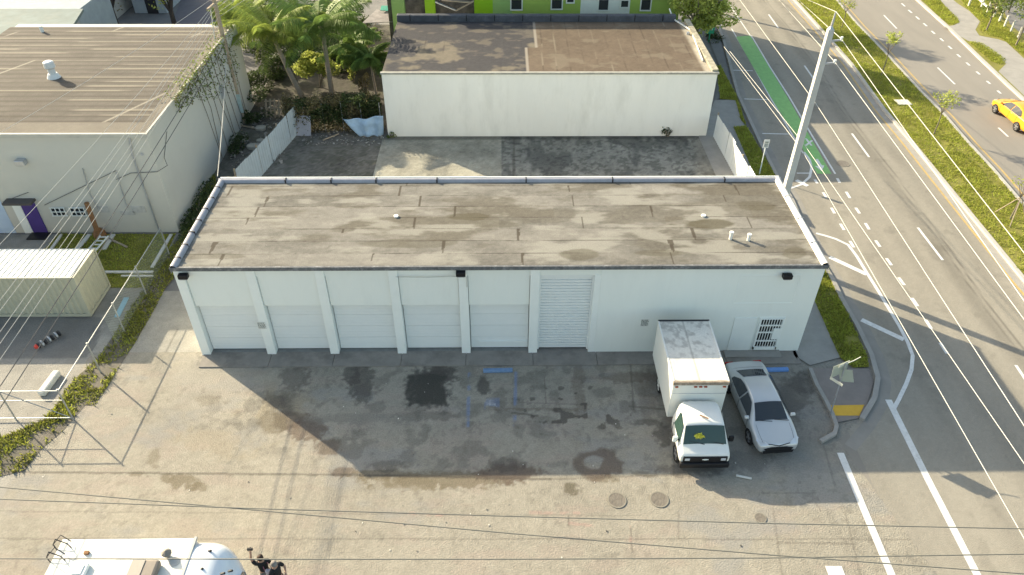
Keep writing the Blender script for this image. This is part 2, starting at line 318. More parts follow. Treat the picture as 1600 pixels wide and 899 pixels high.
# pale concrete pad between the grass and the building, left side
def pad_col(X, Y):
    u, v = pix(X, Y); n1 = fbm(X*.6, Y*.6, 31); n2 = fbm(X*3, Y*3, 32)
    C = np.array([.30, .285, .25])[None]*(1+(n1-.5)*.4+(n2-.5)*.4)[:, None]
    m = seg(u, v, 277, 515, 195, 680, 2.2)*.5; C = C*(1-m[:, None]*.7)
    return C
# road, both carriageways
kerb_left = [(1080, -60), (1128, 62), (1151, 150), (1187, 228), (1208, 271)]
kl = GP(kerb_left)+[(17.45, 38), (17.1, 33)]+GP([(1298, 440), (1312, 470), (1335, 510), (1357, 556), (1367, 592), (1362, 622), (1342, 655), (1312, 690)])
med_l = GP([(1200, -55), (1240, 0), (1282, 47), (1330, 102), (1380, 172), (1425, 225), (1475, 287), (1520, 342), (1560, 391), (1600, 440)])+[(27.3, 20), (27.3, 0)]
med_r = GP([(1262, -50), (1305, 0), (1340, 41), (1384, 86), (1440, 147), (1475, 182), (1512, 225), (1550, 266), (1600, 325)])+[(32.1, 20), (32.1, 0)]
far_k = GP([(1375, -55), (1432, 0), (1485, 48), (1530, 92), (1575, 135), (1602, 160)])+[(44.5, 40), (44.5, 0)]
kd = kl+[(14.6, 16), (15.5, 12), (16.5, 0)]
mly = np.array([p[1] for p in med_l[::-1]]); mlx = np.array([p[0] for p in med_l[::-1]])
def road_col(X, Y):
    d = np.interp(Y, mly, mlx)-X; n1 = fbm(X*.5, Y*.12, 111); n2 = fbm(X*2.2, Y*.35, 112); n3 = fbm(X*7, Y*7, 113, 3)
    C = np.array([.272, .25, .208])[None]*(1+(n1-.5)*.2+(n2-.5)*.16+(n3-.5)*.16+(vn(X*13, Y*13, 114)-.5)*.07)[:, None]
    for q, w, s_ in [(1.6, .5, .14), (3.35, .45, .2), (5.0, .5, .13), (6.8, .5, .12), (2.75, .05, .35), (3.05, .04, .25), (8.6, .4, .1)]:
        m = np.exp(-((d-q-(vn(Y*.15, Y*0, 115)-.5)*.2)/w)**2)*s_*(.4+1.2*vn(X*0+q, Y*.25, 116)); C = C*(1-m[:, None])
    m = ss(.66, .72, fbm(X*1.1, Y*1.1, 117))*.12; return C*(1-m[:, None])
roadm = attrmat('worn_road_asphalt', bump=.35, bscale=30, fine=.08)
rpoly = kd+med_l[::-1]
o = grid('road', 14.4, 36, 9, 82, .11, .006, road_col, roadm, mask=lambda x, y: inpoly(x, y, rpoly)); o['kind'] = 'structure'
struct('road_base', MB().sheet(rpoly, .002), asphalt)
struct('far_road', MB().sheet(med_r+far_k[::-1], .006), asphalt)
# gutters and kerbs
struct('median_gutter', MB().ribbon(med_l, .55, .010, None, -.35), gutterm)
struct('median_kerb', MB().ribbon(med_l, .22, 0, .15, 0), kerbm)
struct('far_median_kerb', MB().ribbon(med_r, .22, 0, .15, 0), kerbm)
struct('far_kerb', MB().ribbon(far_k, .28, 0, .15, 0), kerbm)
struct('sidewalk_kerb', MB().ribbon(kl[:-1], .22, 0, .13, .10), gutterm)
struct('sidewalk_gutter', MB().ribbon(kl, .5, .010, None, .45), mat('road_gutter', (.245, .23, .205), .9, .12, 1))
struct('median', MB().prism([(x+.1, y) for x, y in med_l]+[(x-.1, y) for x, y in med_r[::-1]], .0, .12), turf)
grass('median_grass', [(x+.12, y) for x, y in med_l[:-1]]+[(x-.12, y) for x, y in med_r[:-1][::-1]], 260, .10, grassm, .12, .35)
# painted markings
mk = MB()
def line(px, w, z=.012, dst=None): (dst or mk).ribbon([G(*p) for p in px], w, z)
line([(1313, 708), (1353, 804), (1393, 899), (1401, 918)], .28); line([(1388, 625), (1450, 750), (1527, 899), (1535, 915)], .28)
line([(1275, 365), (1290, 369), (1306, 374), (1325, 383), (1338, 400), (1355, 428), (1372, 455), (1390, 485), (1405, 510), (1418, 535), (1426, 556), (1424, 578), (1416, 600), (1404, 625), (1396, 640)], .17, .016)
line([(1296, 402), (1354, 429)], .30); line([(1346, 500), (1412, 531)], .30)
line([(1256, 238), (1265, 250), (1268, 263), (1265, 277), (1252, 289), (1228, 297)], .16, .016); line([(1244, 282), (1262, 291)], .3)
for a, b in [((1286, 301), (1291, 309)), ((1299, 325), (1304, 334)), ((1313, 350), (1319, 360)), ((1328, 377), (1334, 387)), ((1273, 281), (1277, 287)),
             ((1322, 300), (1328, 310)), ((1337, 325), (1343, 334)), ((1352, 349), (1358, 359)), ((1368, 376), (1375, 386)), ((1385, 404), (1393, 415)), ((1404, 434), (1413, 446)), ((1425, 466), (1434, 479)), ((1446, 500), (1455, 514)), ((1469, 536), (1480, 553)), ((1308, 279), (1312, 286))]: line([a, b], .17)
for a, b in [((1201, 23), (1216, 44)), ((1257, 103), (1273, 126)), ((1331, 209), (1358, 246)), ((1434, 356), (1473, 407)), ((1587, 571), (1612, 608)), ((1381, 24), (1401, 45)), ((1465, 106), (1492, 132)), ((1560, 200), (1575, 214))]: line([a, b], .14)
for x, y in [(845, 32), (888, 73), (935, 114), (982, 156), (1032, 204), (1086, 250), (1137, 298), (1192, 350), (1250, 402), (1313, 458), (1378, 517), (1444, 577), (1508, 635)]:
    x = 1200+x/4; y = y/4; line([(x-2.6, y-2.3), (x+2.6, y+2.3)], .17)
line([(1174, 56), (1203, 105), (1232, 150), (1268, 211), (1305, 272)], .12); line([(1143, 45), (1172, 95), (1203, 152), (1255, 240)], .10)
line([(1163, 155), (1200, 156)], .11); line([(1191, 209), (1233, 210)], .11); line([(1245, 271), (1268, 271)], .11); line([(1143, 110), (1176, 111)], .11)
line([(1140, 8), (1175, 60)], .10)
line([(1292, 893), (1318, 893)], .4); line([(1292, 910), (1318, 910)], .4)
struct('road_markings', mk, road_paint)
gp = MB().sheet(GP([(1150, 58), (1172, 56), (1201, 104), (1229, 150), (1264, 211), (1299, 272), (1277, 272), (1241, 211), (1203, 150), (1176, 104)]), .014)
struct('bike_lane', gp, green_paint)
ar = MB().sheet(GP([(1274, 249), (1278, 249), (1284, 259), (1288, 259), (1284, 268), (1273, 260), (1278, 260)]), .018)
ar.ribbon(GP([(1259, 217), (1268, 228)]), .14, .018); ar.ribbon(GP([(1259, 228), (1269, 220)]), .14, .019)
struct('bike_lane_arrow', ar, road_paint)
ye = MB().ribbon([(x-.62, y) for x, y in med_l], .13, .014); ye.ribbon([(x+.62, y) for x, y in med_r], .13, .014)
struct('yellow_edge_line', ye, yellow_paint)
# far verge: path and grass
struct('far_verge', MB().prism([(x+.14, y) for x, y in far_k]+[(90, 0), (90, 75)]+GP([(1560, -55)]), 0, .1), turf)
pathpoly = GP([(1442, -40), (1462, -8), (1480, 13), (1500, 35), (1490, 40), (1474, 42), (1512, 64), (1535, 70), (1555, 85), (1572, 100), (1560, 112), (1600, 150), (1640, 190), (1660, 170), (1600, 92), (1572, 66), (1560, 62), (1530, 56), (1524, 47), (1531, 34), (1515, 18), (1495, 5), (1480, -8), (1470, -40)], .1)
struct('far_path', MB().sheet(pathpoly, .112), concrete)
vg = [GP([(1432, -8), (1458, -8), (1497, 30), (1497, 36), (1488, 39), (1478, 37)], .1), GP([(1512, 64), (1536, 68), (1570, 92), (1570, 98), (1562, 101), (1548, 96)], .1),
      GP([(1490, -20), (1506, 8), (1534, 36), (1530, 46), (1535, 54), (1565, 60), (1640, 120), (1660, 80), (1600, 70), (1585, 55), (1560, 30), (1530, -20)], .1)]
for p in vg: grass('verge_grass', p, 300, .12, grassm, .1, .3)
struct('far_parking_area', MB().sheet(GP([(1545, -40), (1565, 10), (1578, 38), (1592, 50), (1700, 80), (1700, -40)], .1), .115), asphalt2)

# left pavement side of the road
struct('sidewalk', MB().sheet(GP([(1117, 157), (1149, 157), (1163, 198), (1146, 200), (1177, 271)])+[(16.2, 36), (15.9, 31), (15.4, 28)]+GP([(1272, 455), (1312, 560), (1265, 572), (1240, 556)])+[(13.6, 24.2), (13.6, 46)], .05), concrete)
struct('upper_sidewalk', MB().sheet(GP([(1080, -50), (1125, 60), (1147, 150), (1117, 157), (1124, 104), (1085, 10), (1040, -50)]), .045), asphalt2)
for p in [[(1119, 104), (1126, 104), (1150, 150), (1166, 197), (1158, 190), (1149, 158), (1125, 156), (1122, 130)], [(1146, 200), (1166, 198), (1186, 232), (1208, 271), (1215, 290), (1185, 290), (1177, 271)]]:
    q = GP(p); struct('verge_soil', MB().sheet(q, .055), turf); grass('roadside_grass', q, 420, .12, grassm, .055, .25)
q = GP([(1286, 415), (1300, 444), (1311, 470), (1333, 512), (1354, 557), (1357, 575), (1332, 576), (1312, 560), (1296, 525), (1285, 500), (1271, 468), (1262, 445)])
struct('corner_verge', MB().sheet(q, .06), turf); grass('corner_grass', q, 520, .12, grassm, .06, .3)
struct('corner_pad', MB().sheet(GP([(1265, 577), (1357, 577), (1364, 600), (1352, 640), (1340, 655), (1304, 662), (1297, 645), (1275, 605)]), .05), mat('corner_concrete', (.23, .20, .18), .9, .12, 1.2, bump=.2))
struct('tactile_paving', MB().sheet(GP([(1297, 635), (1350, 634), (1342, 651), (1303, 651)]), .058), mat('worn_yellow_tactile_paint', (.62, .37, .045), .7, .08, 3))
struct('broken_kerb', MB().ribbon(GP([(1265, 578), (1275, 603), (1289, 628), (1299, 648), (1306, 668), (1303, 680), (1281, 692)]), .17, .0, .14), gutterm)

# slabs in front of the doors
sl_ = MB(); xs = [-13.75, -10.62, -7.72, -4.62, -1.66, 1.42, 4.35, 7.6, 10.3, 13.7]
for a, b in zip(xs, xs[1:]): sl_.box(a+.012, 23.98, -.01, b-.012, 25.2, .05)
struct('apron_slabs', sl_, mat('apron_concrete', (.245, .225, .2), .9, .18, .9, bump=.25, grime=.6, gcol=(.1, .085, .075), gscale=.7))
def pave_col(X, Y):
    n1 = fbm(X*.4, Y*.4, 31); n2 = fbm(X*2.5, Y*2.5, 32); u, v = pix(X, Y)
    C = np.array([.27, .255, .225])[None]*(1+(n1-.5)*.5+(n2-.5)*.45)[:, None]
    dk = (.105, .105, .105)                                              # the container's cast shadow, painted dark into the yard colour
    m = inpoly(X, Y, GP([(-20, 495), (160, 495), (150, 545), (132, 560), (-20, 560)])); m = m*.55
    C = C*(1-m[:, None])+np.array(dk)*m[:, None]
    return C
o = grid('left_yard_pavement', -36, -17.6, 16, 34.6, .12, -.006, pave_col, lotm); o['kind'] = 'structure'
o = grid('side_strip_pavement', -19.0, -13.9, 25.0, 29.5, .08, .002, pad_col, lotm); o['kind'] = 'structure'
gp1 = GP([(262, 392), (285, 372), (288, 300), (330, 262), (345, 300), (300, 392), (268, 440), (258, 452), (238, 490), (212, 535), (186, 575), (168, 605), (148, 634), (133, 634), (100, 672), (62, 705), (40, 735), (-20, 750), (-20, 712), (0, 685), (40, 668), (70, 655), (90, 630), (105, 605), (125, 585), (152, 562), (180, 520), (205, 480), (225, 452), (240, 420)])
struct('side_soil', MB().sheet(gp1, .01), dirt); grass('side_weeds', gp1, 330, .12, grassm, .01, .50); grass('dry_side_weeds', gp1, 200, .14, grass_dry, .01, .5); 
gp2 = GP([(92, 366), (275, 366), (262, 392), (240, 420), (226, 450), (168, 450), (160, 420), (150, 400), (60, 400)])
struct('yard_turf', MB().sheet(gp2, .012), turf); grass('yard_grass', gp2, 240, .10, grassm, .012, .38)
# rear yards
def rear_col(X, Y):
    n1 = fbm(X*.5, Y*.5, 41); n2 = fbm(X*2, Y*2, 42); n3 = fbm(X*7, Y*7, 43, 3); u, v = pix(X, Y)
    C = np.array([.24, .232, .2])[None]*(1+(n1-.5)*.7+(n2-.5)*.5+(n3-.5)*.5)[:, None]
    left = X < 0.05; C = np.where(left[:, None], C*np.array([1.2, 1.18, 1.12]), C)
    m = ss(.5, .62, fbm(X*.9, Y*.35, 44))*(~left)*.6; C = C*(1-m[:, None])+np.array([.07, .07, .065])*m[:, None]
    m = ss(.54, .60, fbm(X*3.9, Y*3.9, 45))*(~left)*.5; C = C*(1-m[:, None])+np.array([.05, .05, .045])*m[:, None]
    m = (ss(1080, 1095, u)*(1-ss(1122, 1130, u)))*.3; C = C*(1-m[:, None])+np.array([.3, .26, .2])*m[:, None]
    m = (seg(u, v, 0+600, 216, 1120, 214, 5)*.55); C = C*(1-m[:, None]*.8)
    m = seg(u, v, 803, 215, 803, 276, 2.5)*.5; C = C*(1-m[:, None])+np.array([.06, .05, .04])*m[:, None]
    return C
o = grid('rear_yard_slab', -8.1, 14.9, 31.9, 46.16, .1, .03, rear_col, lotm); o['kind'] = 'structure'
def dirt_col(X, Y):
    n1 = fbm(X*.5, Y*.5, 51); n2 = fbm(X*2.2, Y*2.2, 52); n3 = fbm(X*9, Y*9, 53, 3)
    C = np.array([.17, .155, .13])[None]*(1+(n1-.5)*.8+(n2-.5)*.7+(n3-.5)*.9)[:, None]
    C = C*(1-.55*ss(47, 50, Y))[:, None]; m = ss(.5, .62, n2)*.5; return C*(1-m[:, None])+np.array([.05, .055, .03])*m[:, None]
o = grid('rear_dirt_yard', -18.2, -8.1, 31, 68, .14, .0, dirt_col, lotm); o['kind'] = 'structure'

# ================================================================ LONG WHITE BUILDING
B = thing('garage_building', 'long low white garage building with grey flat roof and a row of closed garage doors', 'building', ((XL+XR)/2, YF, 0))
w = MB(); w.box(XL, YF+.46, 0, XR, YB, HB-.25)
PX = [-13.62, -10.62, -7.72, -4.62, -1.66, 1.42]; PW = .2
w.box(4.25, YF, 0, XR, YF+.46, HB-.25)                     # solid right part
w.box(XL, YF+.02, 4.55, 4.25, YF+.458, HB-.25)             # top beam
w.build('wall', white_wall, B)
for i, x in enumerate(PX):
    a = XL if i == 0 else x-PW
    MB().box(a, YF-.045, 0, x+PW, YF+.456, HB-.24).build('pilaster', white_trim, B, bevel=.01)
MB().box(3.98, YF-.0, 0, 4.247, YF+.45, 4.55).build('pilaster', white_trim, B)
DX = [(a+PW, b-PW) for a, b in zip(PX, PX[1:])]
doorm = mat('door_paint', (.76, .78, .76), .55, .02, 1.5)
for i, (a, b) in enumerate(DX):
    MB().box(a+.02, YF+.055, 2.90, b-.02, YF+.45, 4.53).build('infill_panel', white_wall, B)
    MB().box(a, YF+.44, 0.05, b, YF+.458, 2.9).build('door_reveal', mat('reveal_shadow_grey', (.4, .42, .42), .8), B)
    d = MB(); d.box(a+.035, YF+.30, .09, b-.03, YF+.40, 2.86)
    for k in range(4):                                      # sectional panels
        z0 = .09+k*.69; d.box(a+.035, YF+.285, z0+.012, b-.03, YF+.30, z0+.69)
        if i != 4:
            for q in (z0+.14, z0+.30, z0+.46): d.box(a+.035, YF+.281, q, b-.03, YF+.285, q+.05)
    if i == 4: d.box(a+.35, YF+.24, .45, b-.03, YF+.285, .53)
    d.build('garage_door', doorm, B); MB().box(a, YF+.10, 0, b, YF+.44, .052).build('door_sill', mat('stained_sill', (.2, .2, .19), .9, .2, 3), B)
d = MB(); d.box(1.62, YF+.22, .14, 3.98, YF+.45, 4.38)
for k in range(26): d.box(1.70, YF+.18, .18+k*.161, 3.90, YF+.22, .18+k*.161+.115)
d.box(1.62, YF+.10, 4.38, 3.98, YF+.45, 4.549); d.box(1.62, YF+.10, .14, 1.70, YF+.22, 4.38); d.box(3.90, YF+.10, .14, 3.98, YF+.22, 4.38)
d.build('roll_up_door', mat('roller_door_paint', (.76, .78, .76), .5, .03, 2), B)
# blocked window and panel, security door
b_ = MB()
for (x0, z0, x1, z1) in [(10.2, 4.50, 12.85, 4.54), (10.2, 2.98, 10.24, 4.50), (12.81, 2.98, 12.85, 4.50), (10.2, 2.94, 12.85, 2.98)]: b_.box(x0, YF-.012, z0, x1, YF+.0, z1)
b_.build('blocked_window', white_trim, B)
MB().box(10.45, YF-.035, .12, 11.45, YF, 2.12).build('side_panel', white_trim, B, bevel=.01)
dr = MB().box(11.55, YF-.02, .12, 12.75, YF, 2.14).build('security_door', white_trim, B)
MB().box(11.70, YF-.032, .38, 12.60, YF-.021, 2.02).build('door_opening', blackm, dr)
gr = MB()
for x in np.linspace(11.66, 12.64, 9): gr.box(x-.014, YF-.07, .32, x+.014, YF-.045, 2.06)
for z in (.34, .72, .76, 1.24, 1.28, 1.66, 1.70, 2.06): gr.box(11.62, YF-.075, z-.016, 12.68, YF-.04, z+.016)
gr.box(11.6, YF-.08, .2, 11.66, YF-.02, 2.12); gr.box(12.64, YF-.08, .2, 12.7, YF-.02, 2.12); gr.box(11.6, YF-.08, .2, 12.7, YF-.02, .36); gr.box(12.32, YF-.085, .85, 12.64, YF-.04, 1.5)
gr.build('security_grille', white_trim, dr)
MB().box(10.3, YF-.45, .03, 12.9, YF-.0, .11).build('door_step', concrete, B)
# roof
def roof_col(X, Y):
    rw = .93; wob = (fbm(X*.25, Y*0+3, 60, 3)-.5)*.10; r = (Y-YF+wob)/rw; row = np.floor(r); fr = r-row
    off = _h(row, row*0, 61)*9; sg = (X+off*3)/(6.0+_h(row, row*0, 62)*5); si = np.floor(sg); fs = (sg-si)
    tone = _h(row+si*7, si, 63); n1 = fbm(X*.28, Y*.9, 64); n2 = fbm(X*1.6, Y*3.5, 65); n3 = fbm(X*8, Y*10, 66, 4)
    C = np.array([.180, .170, .150])[None]*(1+(tone-.5)*.34+(n1-.5)*.7+(n2-.5)*.45+(n3-.5)*.40)[:, None]
    m = ss(.47, .60, fbm(X*.26+3, Y*.8, 67)+.07*ss(0, 4, X)-.02)*(.45+.45*tone); C = C*(1-m[:, None])+np.array([.108, .096, .074])*m[:, None]*(1+(n3-.5)*.4)[:, None]
    m = ss(.52, .68, fbm(X*.5+8, Y*1.3, 68))*.7; C = C*(1-m[:, None])+np.array([.28, .27, .235])*m[:, None]
    u, v = pix(X, Y, HB-.25)
    for cx, cy, rx, ry, s in [(733, 343, 38, 6, .7), (1112, 355, 40, 8, .75), (1180, 326, 35, 8, .5), (640, 385, 80, 8, .4), (905, 402, 34, 9, .55), (1030, 400, 40, 6, .5), (330, 405, 60, 5, .4), (775, 355, 40, 6, .4), (1240, 400, 20, 10, .5)]:
        m = ell(u, v, cx, cy, rx, ry, .2, n2, .25)*s; C = C*(1-m[:, None])+np.array([.085, .074, .047])*m[:, None]
    m = (1-ss(.0, .03, np.minimum(fr, 1-fr)+(n3-.5)*.02))*.8*(ss(.35, .5, fbm(X*.6, row*3.3, 69))*.6+.4); C = C*(1-m[:, None])+np.array([.035, .026, .02])*m[:, None]
    wd = .003+.012*vn(row*5.1, Y*2, 70)*(_h(row, si, 79)); m = (np.abs(fs-.5) < wd*(.5+fr)/1.3)*.8; C = C*(1-m[:, None])+np.array([.05, .038, .026])*m[:, None]
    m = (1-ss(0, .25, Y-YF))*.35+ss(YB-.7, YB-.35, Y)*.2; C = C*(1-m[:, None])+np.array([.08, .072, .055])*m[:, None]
    return C
rm = attrmat('weathered_bitumen_roof', bump=.4, bscale=18)
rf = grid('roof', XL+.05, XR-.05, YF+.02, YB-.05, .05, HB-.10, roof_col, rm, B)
e = MB(); e.box(XL-.06, YF-.12, HB-.22, XR+.06, YF+.02, HB-.06); e.box(XL-.06, YF-.14, HB-.12, XR+.06, YF-.12, HB-.02)
e.build('front_drip_edge', mat('dark_roof_edge', (.13, .135, .14), .6, .3, 4, grime=.6, gcol=(.4, .4, .4), gscale=5), B)
def coping(name, a, b, m, flip=1):
    a = Vector(a); b = Vector(b); d = (b-a).normalized(); n = Vector((-d.y, d.x, 0))*flip; N_ = 24; vs = []; fs = []
    prof = [(-.02, -.34), (.0, .0), (.03, .055), (.10, .07), (.18, .055), (.25, .0), (.27, -.09)]
    for i in range(N_+1):
        p = a+(b-a)*i/N_; j = random.uniform(-.014, .014)
        vs += [p+n*(q[0]+j)+Vector((0, 0, q[1]+j)) for q in prof]
    k = len(prof)
    for i in range(N_):
        for q in range(k-1): fs.append((i*k+q, i*k+q+1, (i+1)*k+q+1, (i+1)*k+q))
    return MB().add(vs, fs).build(name, m, B, smooth=True)
cp = coping('rear_coping', (XL-.05, YB, HB), (XR+.05, YB, HB), flash_metal, -1)
cl_ = coping('left_coping', (XL-.03, YF-.1, HB), (XL-.03, YB, HB), flash_metal, -1)
crt = coping('right_coping', (XR+.03, YF-.1, HB), (XR+.03, YB, HB), mat('white_coping', (.66, .64, .6), .6, .12, 2, grime=.4, gcol=(.4, .37, .33), gscale=2), 1)
for x in [G(u, 281, HB)[0] for u in (447, 518, 588, 683, 822, 957, 1132)]: MB().box(x-.03, YB-.29, HB-.12, x+.03, YB-.03, HB+.085).build('coping_strap', dark_metal, cp)
MB().box(XL, YB-.0, HB-.02, XR, YB+.05, HB+.075).build('coping_lip', white_trim, cp)
for k in range(7):
    y = YF+.5+k*.95
    MB().box(XL-.04, y-.02, HB-.1, XL+.24, y+.02, HB+.08).build('coping_strap', dark_metal, cl_)
    if k in (1, 3, 5): MB().box(XR-.24, y-.008, HB-.1, XR+.03, y+.008, HB+.078).build('coping_joint', grey_metal, crt)
pv = mat('white_pvc', (.75, .74, .7), .5, .05, 2)
for u, v, r, h in [(1141, 374, .07, .35), (1169, 376, .07, .3)]:
    x, y = G(u, v, HB-.1); q = MB().tube([(x, y, HB-.1), (x, y, HB+h-.1)], r, 12); q.tube([(x, y, HB+h-.12), (x, y, HB+h-.05)], r*1.35, 12); q.build('vent_pipe', pv, rf)
for u, v in [(619, 339), (1099, 338)]:
    x, y = G(u, v, HB-.1); MB().tube([(x, y, HB-.1), (x, y, HB-.03)], .11, 12).build('drain_cap', pv, rf)
for x, z in [(-13.37, 4.72), (-1.73, 4.80), (12.16, 4.58)]:
    l = MB(); l.box(x-.20, YF-.30, z-.08, x+.20, YF-.06, z+.12); L0 = l.build('wall_light', blackm, B, bevel=.02)
    MB().box(x-.16, YF-.29, z-.11, x+.16, YF-.12, z-.082).build('lens', grey_metal, L0)
MB().tube([(-4.5, YF-.085, 4.58), (-3.2, YF-.07, 4.54), (-1.73, YF-.08, 4.60), (-1.5, YF-.085, 4.55), (-1.5, YF-.085, 4.0)], .016, 6).build('conduit', mat('conduit_grey', (.55, .55, .5), .5), B)
def notice(x, z, wd, ht, rows, y):
    o = MB().box(x-wd/2, y-.012, z-ht/2, x+wd/2, y, z+ht/2).build('notice_sign', mat('sign_white', (.7, .7, .66), .5), B)
    t = MB(); rr = random.Random(int(abs(x)*100))
    for k in range(rows):
        zz = z+ht*.42-k*ht*.88/rows; xx = x-wd*.43; hh = ht*.5/rows
        while xx < x+wd*.36:
            ww = rr.uniform(.025, .075); t.box(xx, y-.015, zz-hh, min(xx+ww, x+wd*.45), y-.012, zz); xx += ww+.022
    t.build('faded_lettering', mat('faded_black_ink', (.05, .08, .07), .6), o); return o
notice(-10.72, 1.84, .36, .40, 5, YF-.062); notice(6.42, 1.84, .36, .42, 5, YF-.002)

# ================================================================ WHITE BUILDING BEHIND
WX0, WX1, WY, WYB, WH = -7.75, 14.15, 46.18, 55.8, 4.62
B2 = thing('white_walled_building', 'blank white walled building with brown flat roof, black with stains and painted-in shade, behind the rear yard', 'building', (3.2, WY, 0))
MB().box(WX0, WY, 0, WX1, WYB, WH-.12).build('wall', old_white, B2)
def roof2(X, Y):
    n1 = fbm(X*.35, Y*.35, 71); n2 = fbm(X*1.5, Y*1.5, 72); n3 = fbm(X*7, Y*7, 73, 4)
    right = X > 1.75+.7*(Y > 50.5)
    C = np.where(right[:, None], np.array([.125, .095, .068]), np.array([.145, .125, .095]))*(1+(n1-.5)*.3+(n2-.5)*.3+(n3-.5)*.35)[:, None]
    s = np.where(right, .92, 1.35); f = (X-(Y-WY)*.02)/s; f = np.abs(f-np.round(f))*s; m = (1-ss(.01, .05, f))*np.where(vn(np.round(X/s)*3.3, Y*.5, 74) > .5, .55, .2)
    lc = np.where((vn(np.round(X/s)*7.7, Y*.3, 75) > .6)[:, None], np.array([.24, .21, .16]), np.array([.05, .037, .028])); C = C*(1-m[:, None])+lc*m[:, None]
    dm = ss(.35, .43, fbm(X*.30+2, Y*.32+5, 76)+.22*ss(50, 55, Y)-.05)*(~right)*.85; C = C*(1-dm[:, None])+np.array([.035, .036, .045])*dm[:, None]*(1+(n3-.5)*.4)[:, None]  # black stain and tree shade painted together over the left part
    m = ss(.56, .68, fbm(X*.8, Y*1.1, 77))*.4; C = C*(1-m[:, None])+np.array([.20, .17, .125])*m[:, None]
    sp = np.abs(X-(1.75+.7*(Y > 50.5))) < .1; C = np.where(sp[:, None], np.array([.26, .23, .19]), C)
    m = ss(13.2, 13.5, X)*.6; C = C*(1-m[:, None])+np.array([.45, .41, .33])*m[:, None]*(.6+n2)[:, None]
    return C
rf2 = grid('roof', WX0+.02, WX1-.02, WY+.1, WYB-.1, .09, WH-.05, roof2, rm, B2)
MB().box(WX0-.06, WY-.10, WH-.12, WX1+.08, WY+.12, WH).build('front_cap', mat('dull_cap', (.34, .33, .29), .7, .2, 4), B2)
pm = mat('black_membrane_parapet', (.07, .075, .09), .6, .25, 1.5, grime=.5, gcol=(.15, .16, .19), gscale=2)
pp = MB().box(WX0, WYB-.15, WH-.12, WX1-1.0, WYB+.35, WH+.42).build('rear_parapet', pm, B2, bevel=.06)
for x in np.arange(WX0+1, WX1-1.2, 2.1): MB().box(x-.03, WYB-.18, WH+.0, x+.03, WYB+.0, WH+.44).build('parapet_joint', blackm, pp)
MB().box(WX1-.35, WY+.12, WH-.12, WX1+.05, WYB, WH+.12).build('side_parapet', mat('litter_parapet', (.36, .33, .25), .9, .4, 2.5, grime=.7, gcol=(.12, .11, .07), gscale=2), B2)
MB().tube([G3(1046, 14, WH+.5), G3(1052, 30, WH+.1), G3(1080, 48, WH+.03), G3(1098, 95, WH+.03)], .05, 6).build('roof_pipe', pv, B2)
x, y = G(1075, 53, WH); MB().tube([(x, y, WH-.05), (x, y, WH+.12)], .12, 10).build('roof_cap', grey_metal, rf2)
MB().box(WX1, WY+1.2, .5, WX1+.25, WY+1.9, 1.6).build('meter_box', grey_metal, B2)

# ================================================================ LIME BUILDING
LY = 59.6
B3 = thing('lime_building', 'lime green, white and sage panelled building with small dark windows beyond the black parapet', 'building', (0, LY, 0))
cols = {'lime': mat('lime_paint', (.30, .41, .08), .7, .06), 'bright': mat('bright_green_paint', (.22, .42, .01), .6, .05), 'white': mat('pale_paint', (.62, .64, .56), .7, .05), 'sage': mat('sage_paint', (.24, .38, .12), .7, .05), 'open': mat('dim_interior', (.10, .09, .08), .9, .5, 2)}
segs = [(604, 'open', 0), (612, 'sage', 0), (632, 'open', 0), (664, 'bright', 0), (680, 'open', 0), (741, 'bright', 0), (770, 'sage', 0), (800, 'lime', 0), (907, 'white', 0), (984, 'lime', 0), (1016, 'lime', 0), (1062, 'lime', 0)]
for (a, c, _), (b, _, _) in zip(segs, segs[1:]):
    x0 = VT(a, 12, LY)[0]; x1 = VT(b, 12, LY)[0]; dep = .6 if c == 'open' else 0
    MB().box(x0, LY+dep, 0, x1, LY+3, 8.5).build('wall_panel', cols[c], B3)
MB().box(VT(604, 12, LY)[0], LY+3, 0, VT(1062, 12, LY)[0], LY+12, 8.4).build('wall', cols['white'], B3)
MB().box(VT(604, 12, LY)[0], LY-.1, 8.5, VT(1062, 12, LY)[0], LY+12, 8.7).build('roof', concrete, B3)
for (u0, u1, v0, v1) in [(799, 815, 0, 14.5), (862, 878, 0, 13.5), (886, 897, -12, 3.5), (935, 951, 0, 15.5), (970, 982, 1.5, 11), (1001, 1017, 0, 15.5)]:
    p = VT(u0, v1, LY); q = VT(u1, v0, LY)
    f = MB().box(p[0], LY-.03, p[2], q[0], LY, q[2]).build('window', glass_dark, B3); fr_ = MB()
    fr_.box(p[0]-.09, LY-.06, p[2]-.08, p[0], LY-.0, q[2]+.08); fr_.box(q[0], LY-.06, p[2]-.08, q[0]+.09, LY-.0, q[2]+.08); fr_.box(p[0]-.09, LY-.08, p[2]-.10, q[0]+.09, LY-.0, p[2])
    fr_.build('window_frame', cols['white'], f)
for k, (u0, v0, u1, v1) in enumerate([(680, 3, 712, 16), (712, 17, 740, 2), (690, 0, 735, 4)]):
    tag(MB().beam(VT(u0, v0, LY-.6), VT(u1, v1, LY-.6), .22, .08).build('scrap_board', wood if k else grey_metal),
        ['grey weathered board sloping down behind the black parapet', 'bleached plank leaning in the gap by the bright green panel', 'pale plank lying level near the top edge of the photo'][k], 'board', 'boards heaped behind the black parapet')

